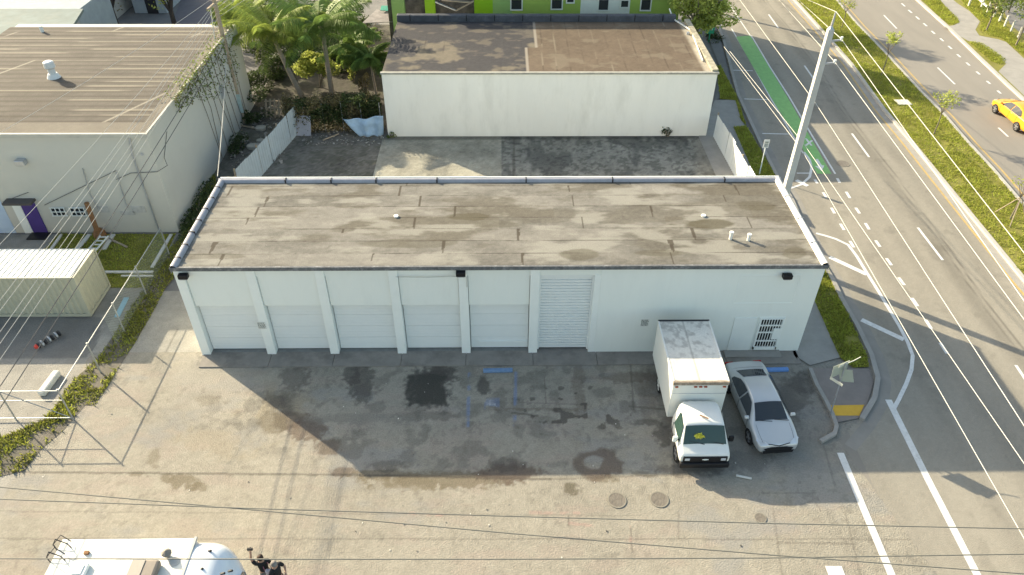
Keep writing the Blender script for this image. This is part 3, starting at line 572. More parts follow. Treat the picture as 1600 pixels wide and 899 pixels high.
SHD = thing('tin_lean_to', 'grey tin lean-to roof with a teal sheet between the palms and the lime building', 'lean-to', (*G(600, 45), 0))
MB().add([G3(566, 36, 3.0), G3(618, 34, 3.0), G3(622, 17, 3.2), G3(588, 15, 3.2)], [(0, 1, 2, 3)]).build('tin_roof', mat('grey_tin', (.24, .22, .21), .7, .3, 2), SHD, solid=.05)
MB().add([G3(594, 16, 3.35), G3(616, 18, 3.3), G3(619, 9, 3.5), G3(596, 9, 3.5)], [(0, 1, 2, 3)]).build('teal_sheet', mat('teal_sheet', (.07, .32, .24), .6, .1), SHD, solid=.04)
for u, v in ((570, 37), (616, 35), (618, 19)): x, y, z = G3(u, v, 2.9); MB().tube([(x, y, 0), (x, y, z)], .05, 6).build('post', wood, SHD)

# ================================================================ LEFT GREY BUILDING
LX, LYF, LYB, LH = -18.2, 34.75, 50.1, 6.2
B4 = thing('cream_stucco_building', 'cream grey stucco building with streaked brown flat roof and a purple door', 'building', (-30, LYF, 0))
MB().box(-33, LYF, 0, LX, 51.2, LH-.25).build('wall', cream_wall, B4)
def roof4(X, Y):
    n1 = fbm(X*.2, Y*.3, 81); n2 = fbm(X*1.2, Y*2.5, 82); n3 = fbm(X*6, Y*8, 83, 4)
    r = (Y-LYF-1.35)/.62; row = np.round(r); f = np.abs(r-row)
    C = np.array([.108, .096, .082])[None]*(1+(n1-.5)*.5+(n2-.5)*.35+(n3-.5)*.4)[:, None]
    m = (1-ss(.05, .30, f))*.55*(.7+.8*vn(X*.3, row*3.1, 86)); C = C*(1-m[:, None])+np.array([.055, .044, .034])*m[:, None]
    a = vn(X*.22+row*9.7, row*5.5, 84); m = (1-ss(.04, .16, np.abs(r-row-.25)))*ss(.48, .66, a+.15*(n2-.5))*.85; C = C*(1-m[:, None])+np.array([.30, .27, .21])*m[:, None]
    dg = np.abs((X+46)-(Y-LYF)*.55-np.round(((X+46)-(Y-LYF)*.55)/6.1)*6.1); m = (1-ss(.03, .12, dg))*ss(.55, .7, vn(X*.5, Y*.8, 85))*.7; C = C*(1-m[:, None])+np.array([.36, .33, .27])*m[:, None]
    fl = ((Y < LYF+1.25) | (X > LX-.55)); C = np.where(fl[:, None], np.array([.17, .152, .125])*(1+(n1-.5)*.5+(n3-.5)*.3)[:, None], C)
    return C
rf4 = grid('roof', -32.9, LX-.02, LYF+.02, LYB, .1, LH-.05, roof4, rm, B4)
MB().box(-33, LYF-.12, LH-.25, LX+.06, LYF+.02, LH-.02).build('front_fascia', mat('cream_fascia', (.5, .48, .42), .8, .1, 2), B4)
MB().box(LX-.04, LYF+.02, LH-.25, LX+.06, LYB, LH-.01).build('side_fascia', mat('cream_fascia', (.5, .48, .42)), B4)
x, y = G(84, 120, LH); tv = MB().tube([(x, y, LH-.1), (x, y, LH+.6)], .2, 14); tv.tube([(x, y, LH+.5), (x, y, LH+.58), (x, y, LH+.88), (x, y, LH+.93)], [.22, .3, .28, .2], 14); tv.tube([(x, y, LH-.05), (x, y, LH+.2)], [.38, .26], 14)
tv.build('roof_ventilator', mat('white_sheet_metal', (.7, .69, .66), .5, .1, 3), rf4, smooth=False)
x, y = G(66, 49, LH); MB().tube([(x, y, LH-.05), (x, y, LH+.35)], .11, 10).build('vent_pipe', pv, rf4)
pd = MB().add([VT(44, 330, LYF-.03), VT(62, 330, LYF-.03), VT(78, 364, LYF-.03), VT(54, 364, LYF-.03)], [(0, 3, 2, 1)])
a = VT(40, 326, LYF); b = VT(76, 364, LYF)
dx0, dx1 = VT(54, 364, LYF)[0], VT(76, 364, LYF)[0]
MB().box(dx0, LYF-.05, 0.05, dx1, LYF, 2.1).build('door', mat('purple_paint', (.075, .045, .22), .6, .1), B4)
MB().box(dx0-.5, LYF-.04, 0.0, dx0-.03, LYF, 2.15).build('door_side_panel', white_trim, B4)
MB().box(dx0-.6, LYF-.55, 2.15, dx1+.15, LYF, 2.28).build('door_canopy', mat('dark_shingle', (.09, .08, .075), .8), B4)
MB().box(dx0-.1, LYF-.7, 0.0, dx1+.15, LYF-.06, .07).build('door_mat', blackm, B4)
MB().box(-33, LYF-.02, 0.0, dx0-1.0, LYF, 3.9).build('blue_wall_section', mat('pale_blue_paint', (.46, .57, .72), .7, .08, 1), B4)
for (u0, u1) in [(84, 100), (114, 131)]:
    p = VT(u0, 336, LYF); q = VT(u1, 325, LYF); wn = MB().box(p[0], LYF-.04, p[2], q[0], LYF, q[2]).build('window', glass_dark, B4); fr_ = MB()
    for t in (0, .33, .66, 1): xx = p[0]+(q[0]-p[0])*t; fr_.box(xx-.018, LYF-.08, p[2]-.05, xx+.018, LYF-.04, q[2]+.05)
    for zz in (p[2]-.03, (p[2]+q[2])/2, q[2]+.03): fr_.box(p[0]-.05, LYF-.085, zz-.018, q[0]+.05, LYF-.04, zz+.018)
    fr_.build('window_bars', white_trim, wn)
for (u0, v0, u1, v1) in [(150, 332, 168, 322), (190, 336, 210, 330), (208, 332, 226, 322)]:
    p = VT(u0, v0, LYF); q = VT(u1, v1, LYF); MB().box(p[0], LYF-.03, p[2], q[0], LYF, q[2]).build('blocked_window', mat('patched_stucco', (.47, .46, .43), .85, .2, 3), B4)
for pts, r in [([(203, 214), (207, 240), (228, 300), (250, 362)], .05), ([(130, 263), (140, 300), (157, 330)], .03), ([(182, 268), (192, 300), (200, 325)], .025)]:
    MB().tube([tuple(np.array(VT(u, v, LYF))-np.array([0, .06, 0])) for u, v in pts], r, 6).build('wall_conduit', grey_metal, B4)
for pts in [[(182, 280), (205, 270), (246, 268), (262, 258), (290, 255), (310, 230)], [(70, 320), (128, 292), (182, 266)], [(5, 315), (45, 300)]]:
    q = [tuple(np.array(VT(u, v, LYF))-np.array([0, .05, 0])) if u < 275 else (LX+.05, LYF+(u-275)*.06, VT(275, v+5, LYF)[2]) for u, v in pts]
    MB().tube(q, .016, 5).build('wall_cable', wired, B4)
p = VT(35, 251, LYF); MB().box(p[0]-.25, LYF-.35, p[2]-.15, p[0]+.25, LYF, p[2]+.15).build('wall_light', grey_metal, B4, bevel=.03)
p = VT(222, 241, LYF); MB().tube([(p[0], LYF-.02, p[2]), (p[0], LYF, p[2])], .09, 10).build('wall_vent', grey_metal, B4)
MB().box(LX, 45.5, 3.1, LX+.12, 45.9, 3.9).build('wall_box', grey_metal, B4)

# far-left background buildings
B5 = thing('blue_roofed_building', 'low building with pale blue grey roof beyond the streaked brown roof', 'building', (-40, 54, 0))
p = G(130, 14, 4.6); q = G(95, 42, 4.6)
MB().box(-62, 52, 0, p[0]-.6, 64, 4.4).build('wall', mat('blue_grey_wall', (.30, .35, .38), .8, .1), B5)
MB().add([(-62, 51.8, 4.6), (q[0]+1.4, 51.8, 4.6), (p[0], p[1], 4.6), (-62, p[1], 4.6), (-62, 51.8, 4.4), (q[0]+1.4, 51.8, 4.4), (p[0], p[1], 4.4), (-62, p[1], 4.4)], [(0, 1, 2, 3), (4, 7, 6, 5), (0, 4, 5, 1), (1, 5, 6, 2), (2, 6, 7, 3), (3, 7, 4, 0)]).build('roof', mat('pale_blue_roof', (.15, .19, .185), .8, .18, 1, grime=.4, gcol=(.2, .2, .17), gscale=.9), B5)
cg = MB()
for k in range(8): y = p[1]-8+k*1.05; cg.box(p[0]-.6, y, .2, p[0]-.5, y+.4, 4.35)
cg.build('wall_ribs', grey_metal, B5)
B6 = thing('grey_house', 'grey white house with dark windows at the top left edge', 'building', (-40, 70, 0))
HY = 69.0
MB().box(-70, HY, 0, G(215, 40)[0]-2.5, HY+10, 7).build('wall', mat('grey_white_wall', (.42, .43, .42), .8, .06), B6)
MB().box(-70.3, HY-.4, 7, G(215, 40)[0]-2.2, HY+10.3, 7.2).build('roof', concrete, B6)
for u0, u1 in [(41, 60), (86, 106), (117, 125), (-10, 5)]:
    p = VT(u0, 9, HY); q = VT(u1, -25, HY); wn = MB().box(p[0], HY-.03, p[2], q[0], HY, q[2]).build('window', glass_dark, B6)
    MB().box(p[0]-.1, HY-.12, p[2]-.18, q[0]+.1, HY, p[2]).build('window_sill', white_trim, wn)
B7 = thing('grey_blue_shed', 'pale blue grey shed behind the bare trees at the top left', 'building', (-28, 72, 0))
p = VT(212, 22, 71); q = VT(262, 22, 71); MB().box(p[0], 71, 0, q[0], 77, 4.6).build('wall', mat('shed_blue', (.32, .37, .41), .8, .1), B7)
MB().box(p[0]-.2, 70.8, 4.6, q[0]+.2, 77.2, 4.75).build('roof', grey_metal, B7)
MB().box(q[0]-1.8, 70.95, .0, q[0]-.8, 71, 2.1).build('door', dark_metal, B7)

# ================================================================ CONTAINER AND LEFT YARD THINGS
CX, CY0, CY1, CH = -20.05, 27.5, 29.85, 2.45
Cn = thing('shipping_container', 'cream corrugated shipping container with a white ribbed roof in the fenced yard', 'container', (CX-5, CY0, 0))
cm = mat('cream_steel', (.47, .45, .34), .55, .06, 1.5, grime=.25, gcol=(.5, .46, .33), gscale=1.5)
cb = MB(); x = CX-.1; n = 0; y0 = CY0; pts = []
while x > -32: pts += [(x, CY0+.0), (x-.10, CY0+.0), (x-.14, CY0+.045), (x-.24, CY0+.045)]; x -= .28
pts = [(CX, CY0)]+pts+[(-32, CY0)]
for a, b in zip(pts, pts[1:]): cb.add([(a[0], a[1], .22), (b[0], b[1], .22), (b[0], b[1], CH-.1), (a[0], a[1], CH-.1)], [(0, 1, 2, 3)])
ep = []; y = CY0+.1
while y < CY1-.1: ep += [(CX, y), (CX, y+.1), (CX-.045, y+.14), (CX-.045, y+.24)]; y += .28
for a, b in zip(ep, ep[1:]): cb.add([(a[0], a[1], .22), (b[0], b[1], .22), (b[0], b[1], CH-.1), (a[0], a[1], CH-.1)], [(0, 1, 2, 3)])
cb.box(-32, CY1-.05, .2, CX, CY1, CH-.05); cb.build('side_panels', cm, Cn)
fr_ = MB()
for (xx, yy) in [(CX-.09, CY0-.01), (CX-.09, CY1-.09)]: fr_.box(xx, yy, .05, xx+.1, yy+.1, CH)
fr_.box(-32, CY0-.012, .05, CX-.09, CY0+.06, .2); fr_.box(-32, CY0-.012, CH-.1, CX-.09, CY0+.06, CH); fr_.box(CX-.07, CY0+.09, .05, CX+.012, CY1-.09, .2); fr_.box(CX-.07, CY0+.09, CH-.1, CX+.012, CY1-.09, CH)
fr_.build('frame', cm, Cn)
rb = MB(); rb.box(-32, CY0+.06, CH-.06, CX-.09, CY1, CH-.03); x = CX-.2
while x > -32: rb.box(x-.12, CY0+.1, CH-.03, x, CY1-.05, CH+.0); x -= .27
rb.build('roof', mat('white_container_roof', (.78, .77, .70), .5, .05, 1.5), Cn)

# chain link fence
Fn = thing('chain_link_fence', 'see-through chain link fence with pipe rails around the left yard', 'fence', (-18.05, 21, 0))
FX, FY, FH = -18.02, 20.95, 1.75; steel = mat('fence_steel', (.40, .41, .40), .45, .1, 2, metal=.4)
MB().tube([(FX, 32.6, FH), (FX, FY, FH)], .022, 6).build('top_rail', steel, Fn); MB().tube([(FX, FY, FH), (-34, FY, FH)], .022, 6).build('top_rail', steel, Fn)
MB().tube([(FX, FY, 1.2), (-34, FY, 1.2)], .018, 6).build('middle_rail', steel, Fn); MB().tube([(FX, FY, .12), (-34, FY, .12)], .025, 6).build('bottom_rail', steel, Fn)
for y in (32.6, 29.2, 26.4, 23.7): MB().tube([(FX, y, 0), (FX, y, FH+.08)], .038, 6).build('post', steel, Fn)
for x in (FX, -20.4, -23.4, -26.4): MB().tube([(x, FY, 0), (x, FY, FH+.1)], .032, 6).build('post', steel, Fn)
MB().tube([(FX, FY, .1), (-20.4, FY, FH)], .02, 5).build('brace', steel, Fn)
cw = MB(); s = .11
def mesh_panel(y0, y1, z0, z1, f):
    Lh = y1-y0; Hh = z1-z0; k = -Hh
    while k < Lh:
        for sg_ in (1, -1):
            a0 = max(0, k); a1 = min(Lh, k+Hh); b0 = a0-k; b1 = a1-k
            if sg_ < 0: b0, b1 = Hh-b0, Hh-b1
            p = f(y0+a0, z0+b0); q = f(y0+a1, z0+b1); o_ = .006
            cw.add([(p[0], p[1], p[2]-o_), (q[0], q[1], q[2]-o_), (q[0], q[1], q[2]+o_), (p[0], p[1], p[2]+o_)], [(0, 1, 2, 3)])
        k += s
mesh_panel(FY+4.5, 32.6, .1, FH, lambda a, z: (FX, a, z))
cw.build('wire_mesh', mat('mesh_wire', (.40, .46, .42), .5, .1, 2, metal=.3), Fn)

def logthing(name, label, cat, a, b, w, h, m, z=0., group=None):
    pa, pb = G(*a), G(*b); cx, cy = (pa[0]+pb[0])/2, (pa[1]+pb[1])/2; t = MB()
    t.beam((pa[0], pa[1], z+h/2), (pb[0], pb[1], z+h/2), w, h); o = t.build(name, m, bevel=min(w, h)*.22); return tag(o, label, cat, group)
bluem = mat('blue_wheel_stop_paint', (.13, .27, .58), .7, .12, 5, grime=.35, gcol=(.3, .34, .4), gscale=6)
conc_w = mat('bleached_concrete', (.62, .60, .54), .85, .12, 3, grime=.3, gcol=(.35, .33, .3), gscale=3)
logthing('wheel_stop', 'faded blue wheel stop in the marked bay before the garage doors', 'wheel stop', (755, 581), (801, 580), .2, .13, mat('faded_blue_paint', (.16, .26, .42), .8, .2, 5, grime=.5, gcol=(.25, .25, .25), gscale=5))
logthing('wheel_stop', 'bright blue wheel stop behind the parked silver sedan', 'wheel stop', (1189, 580), (1231, 579), .2, .14, bluem)
logthing('wheel_stop', 'bleached white wheel stop lying askew inside the fenced yard', 'wheel stop', (92, 585), (66, 620), .3, .28, conc_w)
logthing('painted_board', 'light blue painted board lying beside the fence rail', 'board', (198, 466), (183, 496), .25, .06, mat('light_blue_board', (.27, .48, .60), .7, .1))
for k, (a, b, w_, l) in enumerate([((97, 368), (77, 396), .16, 'thin pale beam nearest the purple door on the grass'), ((141, 368), (116, 397), .26, 'thick pale beam on the grass below the barred windows'), ((178, 368), (163, 392), .22, 'short pale beam behind the small ladder'), ((268, 368), (238, 420), .18, 'long white edging board beside the fence by the grass'), ((162, 427), (240, 427), .18, 'pale plank lying level behind the container end'), ((190, 433), (240, 433), .12, 'thinner plank lying level just in front of another'), ((163, 371), (199, 388), .12, 'slim tan plank slanting over the grass from the log')]):
    logthing('plank', l, 'plank', a, b, w_, .09, conc_w if k != 6 else wood, .02, 'beams and planks lying about the left yard')
p0 = VT(135, 317, LYF-.35); q0 = G(156, 372)
tag(MB().tube([p0, (q0[0], q0[1], 0)], .13, 8).build('timber_post', wood_brown), 'brown timber post leaning against the stucco wall', 'post')
x, y = G(157, 369); tag(MB().tube([(x, y, 0), (x, y, .3), (x, y, .45)], [.35, .3, .2], 10).build('tree_stump', wood_brown), 'round brown stump at the foot of the leaning timber', 'stump')
x, y = G(153, 392); ld = thing('step_ladder', 'small white step ladder lying behind the container', 'ladder', (x, y, 0))
for s_ in (-.22, .22): MB().beam((x+s_+.1, y+.9, .35), (x+s_-.1, y-.7, .3), .06).build('stile', white_trim, ld)
for k in range(5): MB().beam((x-.22+.08-.05*k, y+.8-.35*k, .34), (x+.22+.08-.05*k, y+.8-.35*k, .34), .05).build('rung', white_trim, ld)
x, y = G(77, 535); rl = thing('hose_reel', 'small black ribbed bundle with a red end on the shaded yard paving', 'bundle', (x, y, 0))
a = np.array([x-.28, y-.42, .16]); b = np.array([x+.28, y+.42, .16])
for k in range(7): p = a+(b-a)*k/6; q = p+(b-a)/14; MB().tube([p, q], .17 if k % 2 else .14, 10).build('ring', [dark_metal, grey_metal][k % 2], rl)
MB().tube([a-(b-a)*.14, a-(b-a)*.02], [.08, .13], 10).build('red_cap', mat('red_plastic', (.6, .06, .04), .5), rl)

# ================================================================ REAR YARD FENCES, TARP, RUBBLE
def sheet_fence(name, label, a, b, h, m, n, lean=0., side=1):
    o = thing(name, label, 'fence', (a[0], a[1], 0)); a = Vector(a); b = Vector(b); d = (b-a); nrm = Vector((-d.y, d.x)).normalized()
    for k in range(n):
        p = a+d*k/n; q = a+d*(k+.97)/n; ln = random.uniform(-.03, .03)+lean; hh = h+random.uniform(-.12, .1); t = MB(); N_ = 10
        for i in range(N_):
            u0, u1 = i/N_, (i+1)/N_; c0 = .03*(i % 2); c1 = .03*((i+1) % 2)
            P0 = p+(q-p)*u0+nrm*c0; P1 = p+(q-p)*u1+nrm*c1; L0 = nrm*ln
            t.add([(P0.x, P0.y, 0), (P1.x, P1.y, 0), (P1.x+L0.x, P1.y+L0.y, hh), (P0.x+L0.x, P0.y+L0.y, hh)], [(0, 1, 2, 3)])
        t.build('panel', m, o, solid=.01)
    for k in range(0, n+1, 2):
        p = a+d*k/n+nrm*side*.07; MB().box(p.x-.04, p.y-.04, 0, p.x+.04, p.y+.04, h+.05).build('post', wood, o)
    MB().beam((a.x+nrm.x*.1*side, a.y+nrm.y*.1*side, h*.75), (b.x+nrm.x*.1*side, b.y+nrm.y*.1*side, h*.75), .06).build('rail', wood, o)
    return o
sheet_fence('sheet_metal_fence', 'pale grey sheet metal fence between rubble and the left rear yard', (-15.6, 38.3), (-13.95, 47.0), 2.0, mat('aged_zinc', (.48, .53, .55), .55, .1, 1.5, grime=.35, gcol=(.35, .37, .37), gscale=2), 6)
sheet_fence('white_sheet_fence', 'white corrugated sheet fence joining the rear yard to the roadside sidewalk', (14.6, 46.0), (14.95, 34.5), 1.8, mat('white_sheet', (.68, .69, .67), .6, .05), 8, side=1)
Tp = GP([(537, 190), (597, 190)]); 
def tarp():
    n = 18; vs = []; fs = []
    A = Vector(G3(536, 186, 1.4)); Bv = Vector(G3(599, 180, 1.7)); Cc = Vector(G3(599, 212, .05)); D = Vector(G3(563, 214, .05))
    for j in range(n+1):
        for i in range(n+1):
            s_, t_ = i/n, j/n; p = A.lerp(Bv, s_).lerp(D.lerp(Cc, s_), t_); w_ = fbm(np.array([s_*4.]), np.array([t_*3.]), 91, 3)[0]-.5
            p = p+Vector((0, -.35*w_-.12*math.sin(s_*14+t_*3), .2*w_-.1*math.sin(3.14*s_)*(1-t_))); vs.append(p)
    for j in range(n):
        for i in range(n): k = j*(n+1)+i; fs.append((k, k+1, k+n+2, k+n+1))
    return MB().add(vs, fs)
tag(tarp().build('tarpaulin', mat('blue_tarp', (.36, .50, .66), .6, .12, 3), smooth=True, solid=.01), 'sagging light blue tarp hung beside the blank white wall', 'tarp')
x, y = G(474, 212); tag(MB().add([(x-.6, y, 0), (x+.55, y-.1, 0), (x+.6, y+.4, 1.25), (x-.55, y+.5, 1.3)], [(0, 1, 2, 3)]).build('leaning_panel', mat('grey_panel', (.36, .36, .40), .7, .1), solid=.04), 'grey flat panel leaning in the dirt yard behind the metal fence', 'panel')
ru = MB()
for k in range(420):
    u = RNG.uniform(362, 445); v = RNG.uniform(165, 262); x, y = G(u, v)
    if x < LX+.4 or x > -14.2: continue
    s_ = RNG.uniform(.04, .16); p = [(x+RNG.uniform(-s_, s_), y+RNG.uniform(-s_, s_), RNG.uniform(0, s_*1.2)) for _ in range(6)]
    ru.add(p, [(0, 1, 2), (0, 2, 3), (1, 4, 2), (2, 5, 3), (0, 4, 1), (3, 5, 4)])
for k in range(260):
    u = RNG.uniform(470, 600); v = RNG.uniform(205, 228); x, y = G(u, v); s_ = RNG.uniform(.03, .11)
    p = [(x+RNG.uniform(-s_, s_), y+RNG.uniform(-s_, s_), RNG.uniform(0, s_*1.2)) for _ in range(6)]
    ru.add(p, [(0, 1, 2), (0, 2, 3), (1, 4, 2), (2, 5, 3), (0, 4, 1), (3, 5, 4)])
o = ru.build('rubble', mat('rubble_stone', (.34, .31, .27), .9, .3, 2, island=.5)); o['kind'] = 'stuff'
for k, (u, v, s_, l) in enumerate([(408, 203, .45, 'tan boulder beside the wooden pallet'), (396, 232, .5, 'low pale slab of broken concrete left of the metal fence'), (407, 222, .35, 'upper pale concrete chunk by the metal fence'), (383, 222, .3, 'small grey chunk by the stucco wall')]):
    x, y = G(u, v); t = MB(); n = 9; vs = [(x+s_*math.cos(i*.7)*RNG.uniform(.7, 1.1), y+s_*.8*math.sin(i*.7)*RNG.uniform(.7, 1.1)) for i in range(n)]; t.prism(vs, 0, s_*.5)
    tag(t.build('broken_concrete', mat('pale_rubble', (.42, .39, .33), .9, .2, 3), bevel=.05), l, 'rubble', 'concrete chunks in the overgrown side yard')
x, y = G(428, 185); pl_ = thing('wooden_pallet', 'weathered wooden pallet standing in the weeds by the metal fence', 'pallet', (x, y, 0))
for k in range(4): MB().beam((x-.5+.3*k, y, .05), (x-.45+.3*k, y+.5, 1.25), .1, .03).build('slat', wood, pl_)
for z in (.2, .65, 1.1): MB().beam((x-.55, y+.0+z*.4, z), (x+.55, y+.0+z*.4, z), .08, .05).build('stringer', wood, pl_)
for k, (a, b, l) in enumerate([((405, 205), (368, 197), 'bent branch lying across the rubble'), ((417, 238), (424, 214), 'thin stick leaning by the lower metal fence panels'), ((505, 222), (530, 212), 'pale stick on the dirt before the vine fence')]):
    logthing('fallen_branch', l, 'branch', a, b, .08, .08, wood, .1, 'sticks scattered in the side yard')

# ================================================================ VEGETATION
def bush(name, label, cat, c, r, n, m, size, group=None, stems=True, lumps=7, flat=.6):
    o = thing(name, label, cat, (c[0], c[1], 0), 0, group); P = blob_points(c, r, n, lumps); P[:, 2] = np.maximum(P[:, 2], .03)
    V, F_ = leaves(P, size, flat); tris('foliage', V, F_, m, o)
    if stems:
        t = MB()
        for k in range(5): t.tube([(c[0], c[1], 0), (c[0]+RNG.uniform(-.5, .5)*r[0], c[1]+RNG.uniform(-.5, .5)*r[1], c[2]+.3*r[2])], [.05, .02], 5)
        t.build('stem', bark, o)
    return o
FRM = {}
def frond_mesh(Ln, seed, droop, m):
    key = (round(Ln, 2), seed, m.name)
    if key in FRM: return FRM[key]
    rg = np.random.default_rng(seed); V = []; F_ = []; n = 44; pts = []
    for i in range(n+1):
        t = i/n; x = Ln*(t-.12*t*t); z = Ln*(.42*t-droop*.95*t*t); pts.append(np.array([x, 0, z]))
    for i in range(n):
        d = pts[i+1]-pts[i]; k = len(V); w = .03*(1-i/n)+.006
        V += [pts[i]+[0, w, 0], pts[i]-[0, w, 0], pts[i+1]-[0, w*.9, 0], pts[i+1]+[0, w*.9, 0]]; F_.append((k, k+1, k+2, k+3))
        if i < 3: continue
        t = i/n; ll = Ln*.24*math.sin(math.pi*(.12+.85*t))**.7
        for s_ in (1, -1):
            for h in (0, .5):
                p = pts[i]+d*h; a = rg.uniform(.5, .75); dr = rg.uniform(.45, .9)
                tip = p+np.array([ll*math.cos(1.05)*a, s_*ll*math.sin(1.05), -ll*dr]); mid = (p+tip)/2+np.array([0, 0, ll*.16]); k = len(V); wv = np.array([.036, 0, .01])
                V += [p-wv*.4, p+wv*.4, mid+wv*.6, tip, mid-wv*.6]; F_.append((k, k+1, k+2, k+3, k+4))
    me = bpy.data.meshes.new('frond'); me.from_pydata([tuple(v) for v in V], [], F_); me.materials.append(m); FRM[key] = me; return me
def palm(label, base, top, Ln, nf, m, seed, group='palms in the overgrown yard', trunk_r=.16, name='palm_tree'):
    o = thing(name, label, 'palm tree', (base[0], base[1], 0), 0, group); b = Vector(base); t = Vector(top); rg = random.Random(seed)
    pts = [b.lerp(t, k/10)+Vector((0, 0, 0))+(Vector((0, 0, 1)).cross(t-b))*.04*math.sin(k/10*3.14) for k in range(11)]
    MB().tube(pts, [trunk_r*(1.35-.5*k/10) for k in range(11)], 10).build('trunk', palm_bark, o, smooth=True)
    for k in range(nf):
        az = k*2.399+rg.uniform(-.2, .2); el = rg.uniform(-.75, .75) if k > nf*.2 else rg.uniform(.8, 1.2); me = frond_mesh(Ln, seed*10+k % 4, .42+.06*(k % 4), m)
        f = link(bpy.data.objects.new('frond', me)); f.parent = o; f.location = t-b; f.rotation_euler = (rg.uniform(-.3, .3), -el*.55, az); s_ = rg.uniform(.8, 1.1); f.scale = (s_, s_, s_)
    return o
pb = G(472, 152); palm('leaning palm with sunlit yellowing fronds nearest the streaked brown roof', (*pb, 0), VT(424, 52, pb[1]+.5), 4.3, 28, frondy, 3)
pb = G(519, 148); palm('tallest upright palm in the middle of the overgrown yard', (*pb, 0), VT(503, 42, pb[1]+.3), 4.5, 28, frondm, 5)
pb = G(589, 152); palm('short bushy palm touching the corner of the brown stained roof', (*pb, 0), VT(578, 92, pb[1]), 2.3, 22, frondm, 8, trunk_r=.08)
pb = G(556, 110); palm('small palm half hidden behind the taller ones', (*pb, 0), VT(548, 68, pb[1]), 2.6, 18, frondm, 9, trunk_r=.08)
pb = G(392, 75); palm('sunlit palm at the top edge beside the wooden utility pole', (*pb, 0), VT(385, 25, pb[1]), 3.6, 22, frondy, 12)
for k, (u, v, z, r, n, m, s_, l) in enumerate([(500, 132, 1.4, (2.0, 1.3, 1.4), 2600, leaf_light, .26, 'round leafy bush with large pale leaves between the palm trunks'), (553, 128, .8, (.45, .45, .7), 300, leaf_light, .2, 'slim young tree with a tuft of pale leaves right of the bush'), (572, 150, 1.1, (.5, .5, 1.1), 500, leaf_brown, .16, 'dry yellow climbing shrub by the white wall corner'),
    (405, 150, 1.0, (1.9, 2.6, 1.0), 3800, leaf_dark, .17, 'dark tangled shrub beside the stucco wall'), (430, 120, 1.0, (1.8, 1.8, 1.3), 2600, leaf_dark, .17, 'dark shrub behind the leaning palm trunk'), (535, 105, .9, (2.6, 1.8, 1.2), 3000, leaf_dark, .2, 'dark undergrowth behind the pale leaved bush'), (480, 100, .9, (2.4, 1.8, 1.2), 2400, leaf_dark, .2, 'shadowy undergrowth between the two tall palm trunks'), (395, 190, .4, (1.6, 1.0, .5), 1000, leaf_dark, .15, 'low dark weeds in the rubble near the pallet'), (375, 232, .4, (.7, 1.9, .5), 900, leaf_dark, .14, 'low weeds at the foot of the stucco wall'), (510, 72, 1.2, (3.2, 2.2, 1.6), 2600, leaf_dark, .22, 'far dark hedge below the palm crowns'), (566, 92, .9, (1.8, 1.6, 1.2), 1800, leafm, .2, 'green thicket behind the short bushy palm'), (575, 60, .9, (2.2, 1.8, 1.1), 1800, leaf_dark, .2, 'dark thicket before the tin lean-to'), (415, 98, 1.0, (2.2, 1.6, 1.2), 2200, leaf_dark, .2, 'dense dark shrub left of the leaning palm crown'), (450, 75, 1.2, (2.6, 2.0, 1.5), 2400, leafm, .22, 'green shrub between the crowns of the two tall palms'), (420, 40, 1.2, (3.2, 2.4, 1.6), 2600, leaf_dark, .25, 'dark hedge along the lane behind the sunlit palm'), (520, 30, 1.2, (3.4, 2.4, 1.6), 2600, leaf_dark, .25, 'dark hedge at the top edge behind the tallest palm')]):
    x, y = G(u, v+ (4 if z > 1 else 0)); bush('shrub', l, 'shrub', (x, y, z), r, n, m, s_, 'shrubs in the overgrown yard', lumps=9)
hp = []
x0, y0 = G(450, 205); x1, y1 = G(598, 200)
hd = thing('vine_covered_fence', 'wire fence smothered in brown and green vines behind the dirt yard', 'fence', ((x0+x1)/2, y0, 0))
n = 17000; t = RNG.uniform(0, 1, n); P = np.stack([x0+(x1-x0)*t, y0+(y1-y0)*t+RNG.normal(size=n)*.32, RNG.uniform(0, 1, n)**.8*(2.1+.6*fbm(t*12, t*0, 95))], 1)
V, F_ = leaves(P, .15, .8); sp_ = fbm(P[:, 0]*.8, P[:, 2]*.8, 96) > .5
tris('vines', *(leaves(P[sp_], .15, .8)), leaf_brown, hd); tris('green_vines', *(leaves(P[~sp_], .16, .8)), leaf_dark, hd)
for k in range(6): x = x0+(x1-x0)*k/5; MB().tube([(x, y0, 0), (x, y0, 2.1)], .03, 6).build('post', steel, hd)
MB().tube([(x0, y0, 2.05), (x1, y1, 2.05)], .02, 6).build('top_rail', steel, hd)
# vines on the stucco wall and a strip of hedge along the main building's left side
vw = thing('wall_vines', 'green creeper hanging over the side wall near the wooden pole', 'vine', (LX+.1, 42, 0))
n = 1500; yy = RNG.uniform(38.5, 49.5, n); zz = LH+.15-RNG.uniform(0, 1, n)**1.6*(1.0+4.2*fbm(yy*.7, yy*0, 97)*ss(39, 46, yy)); P = np.stack([LX+.08+RNG.uniform(0, .22, n), yy, zz], 1)
tris('leaves', *leaves(P[:600], .17, .8), leafm, vw); tris('dry_leaves', *leaves(P[600:], .13, .8), leaf_brown, vw); P = P[:300].copy(); P[:, 0] -= RNG.uniform(0, .9, 300); P[:, 2] = LH+.1; tris('roof_leaves', *leaves(P, .15, .5), leafm, vw)
vs_ = MB()
for k in range(9): y = 42+k*.8; vs_.tube([(LX+.05, y+random.uniform(-.3, .3), LH-.1), (LX+.07, y+.5, 3.5), (LX+.05, y+random.uniform(.2, 1.6), .1)], .02, 5)
vs_.build('dry_stems', bark, vw)
bush('hedge', 'narrow dark hedge growing along the foot of the long stucco side wall', 'hedge', (LX+.55, 36.5, .45), (.55, 3.6, .6), 2600, leaf_dark, .13, lumps=14)
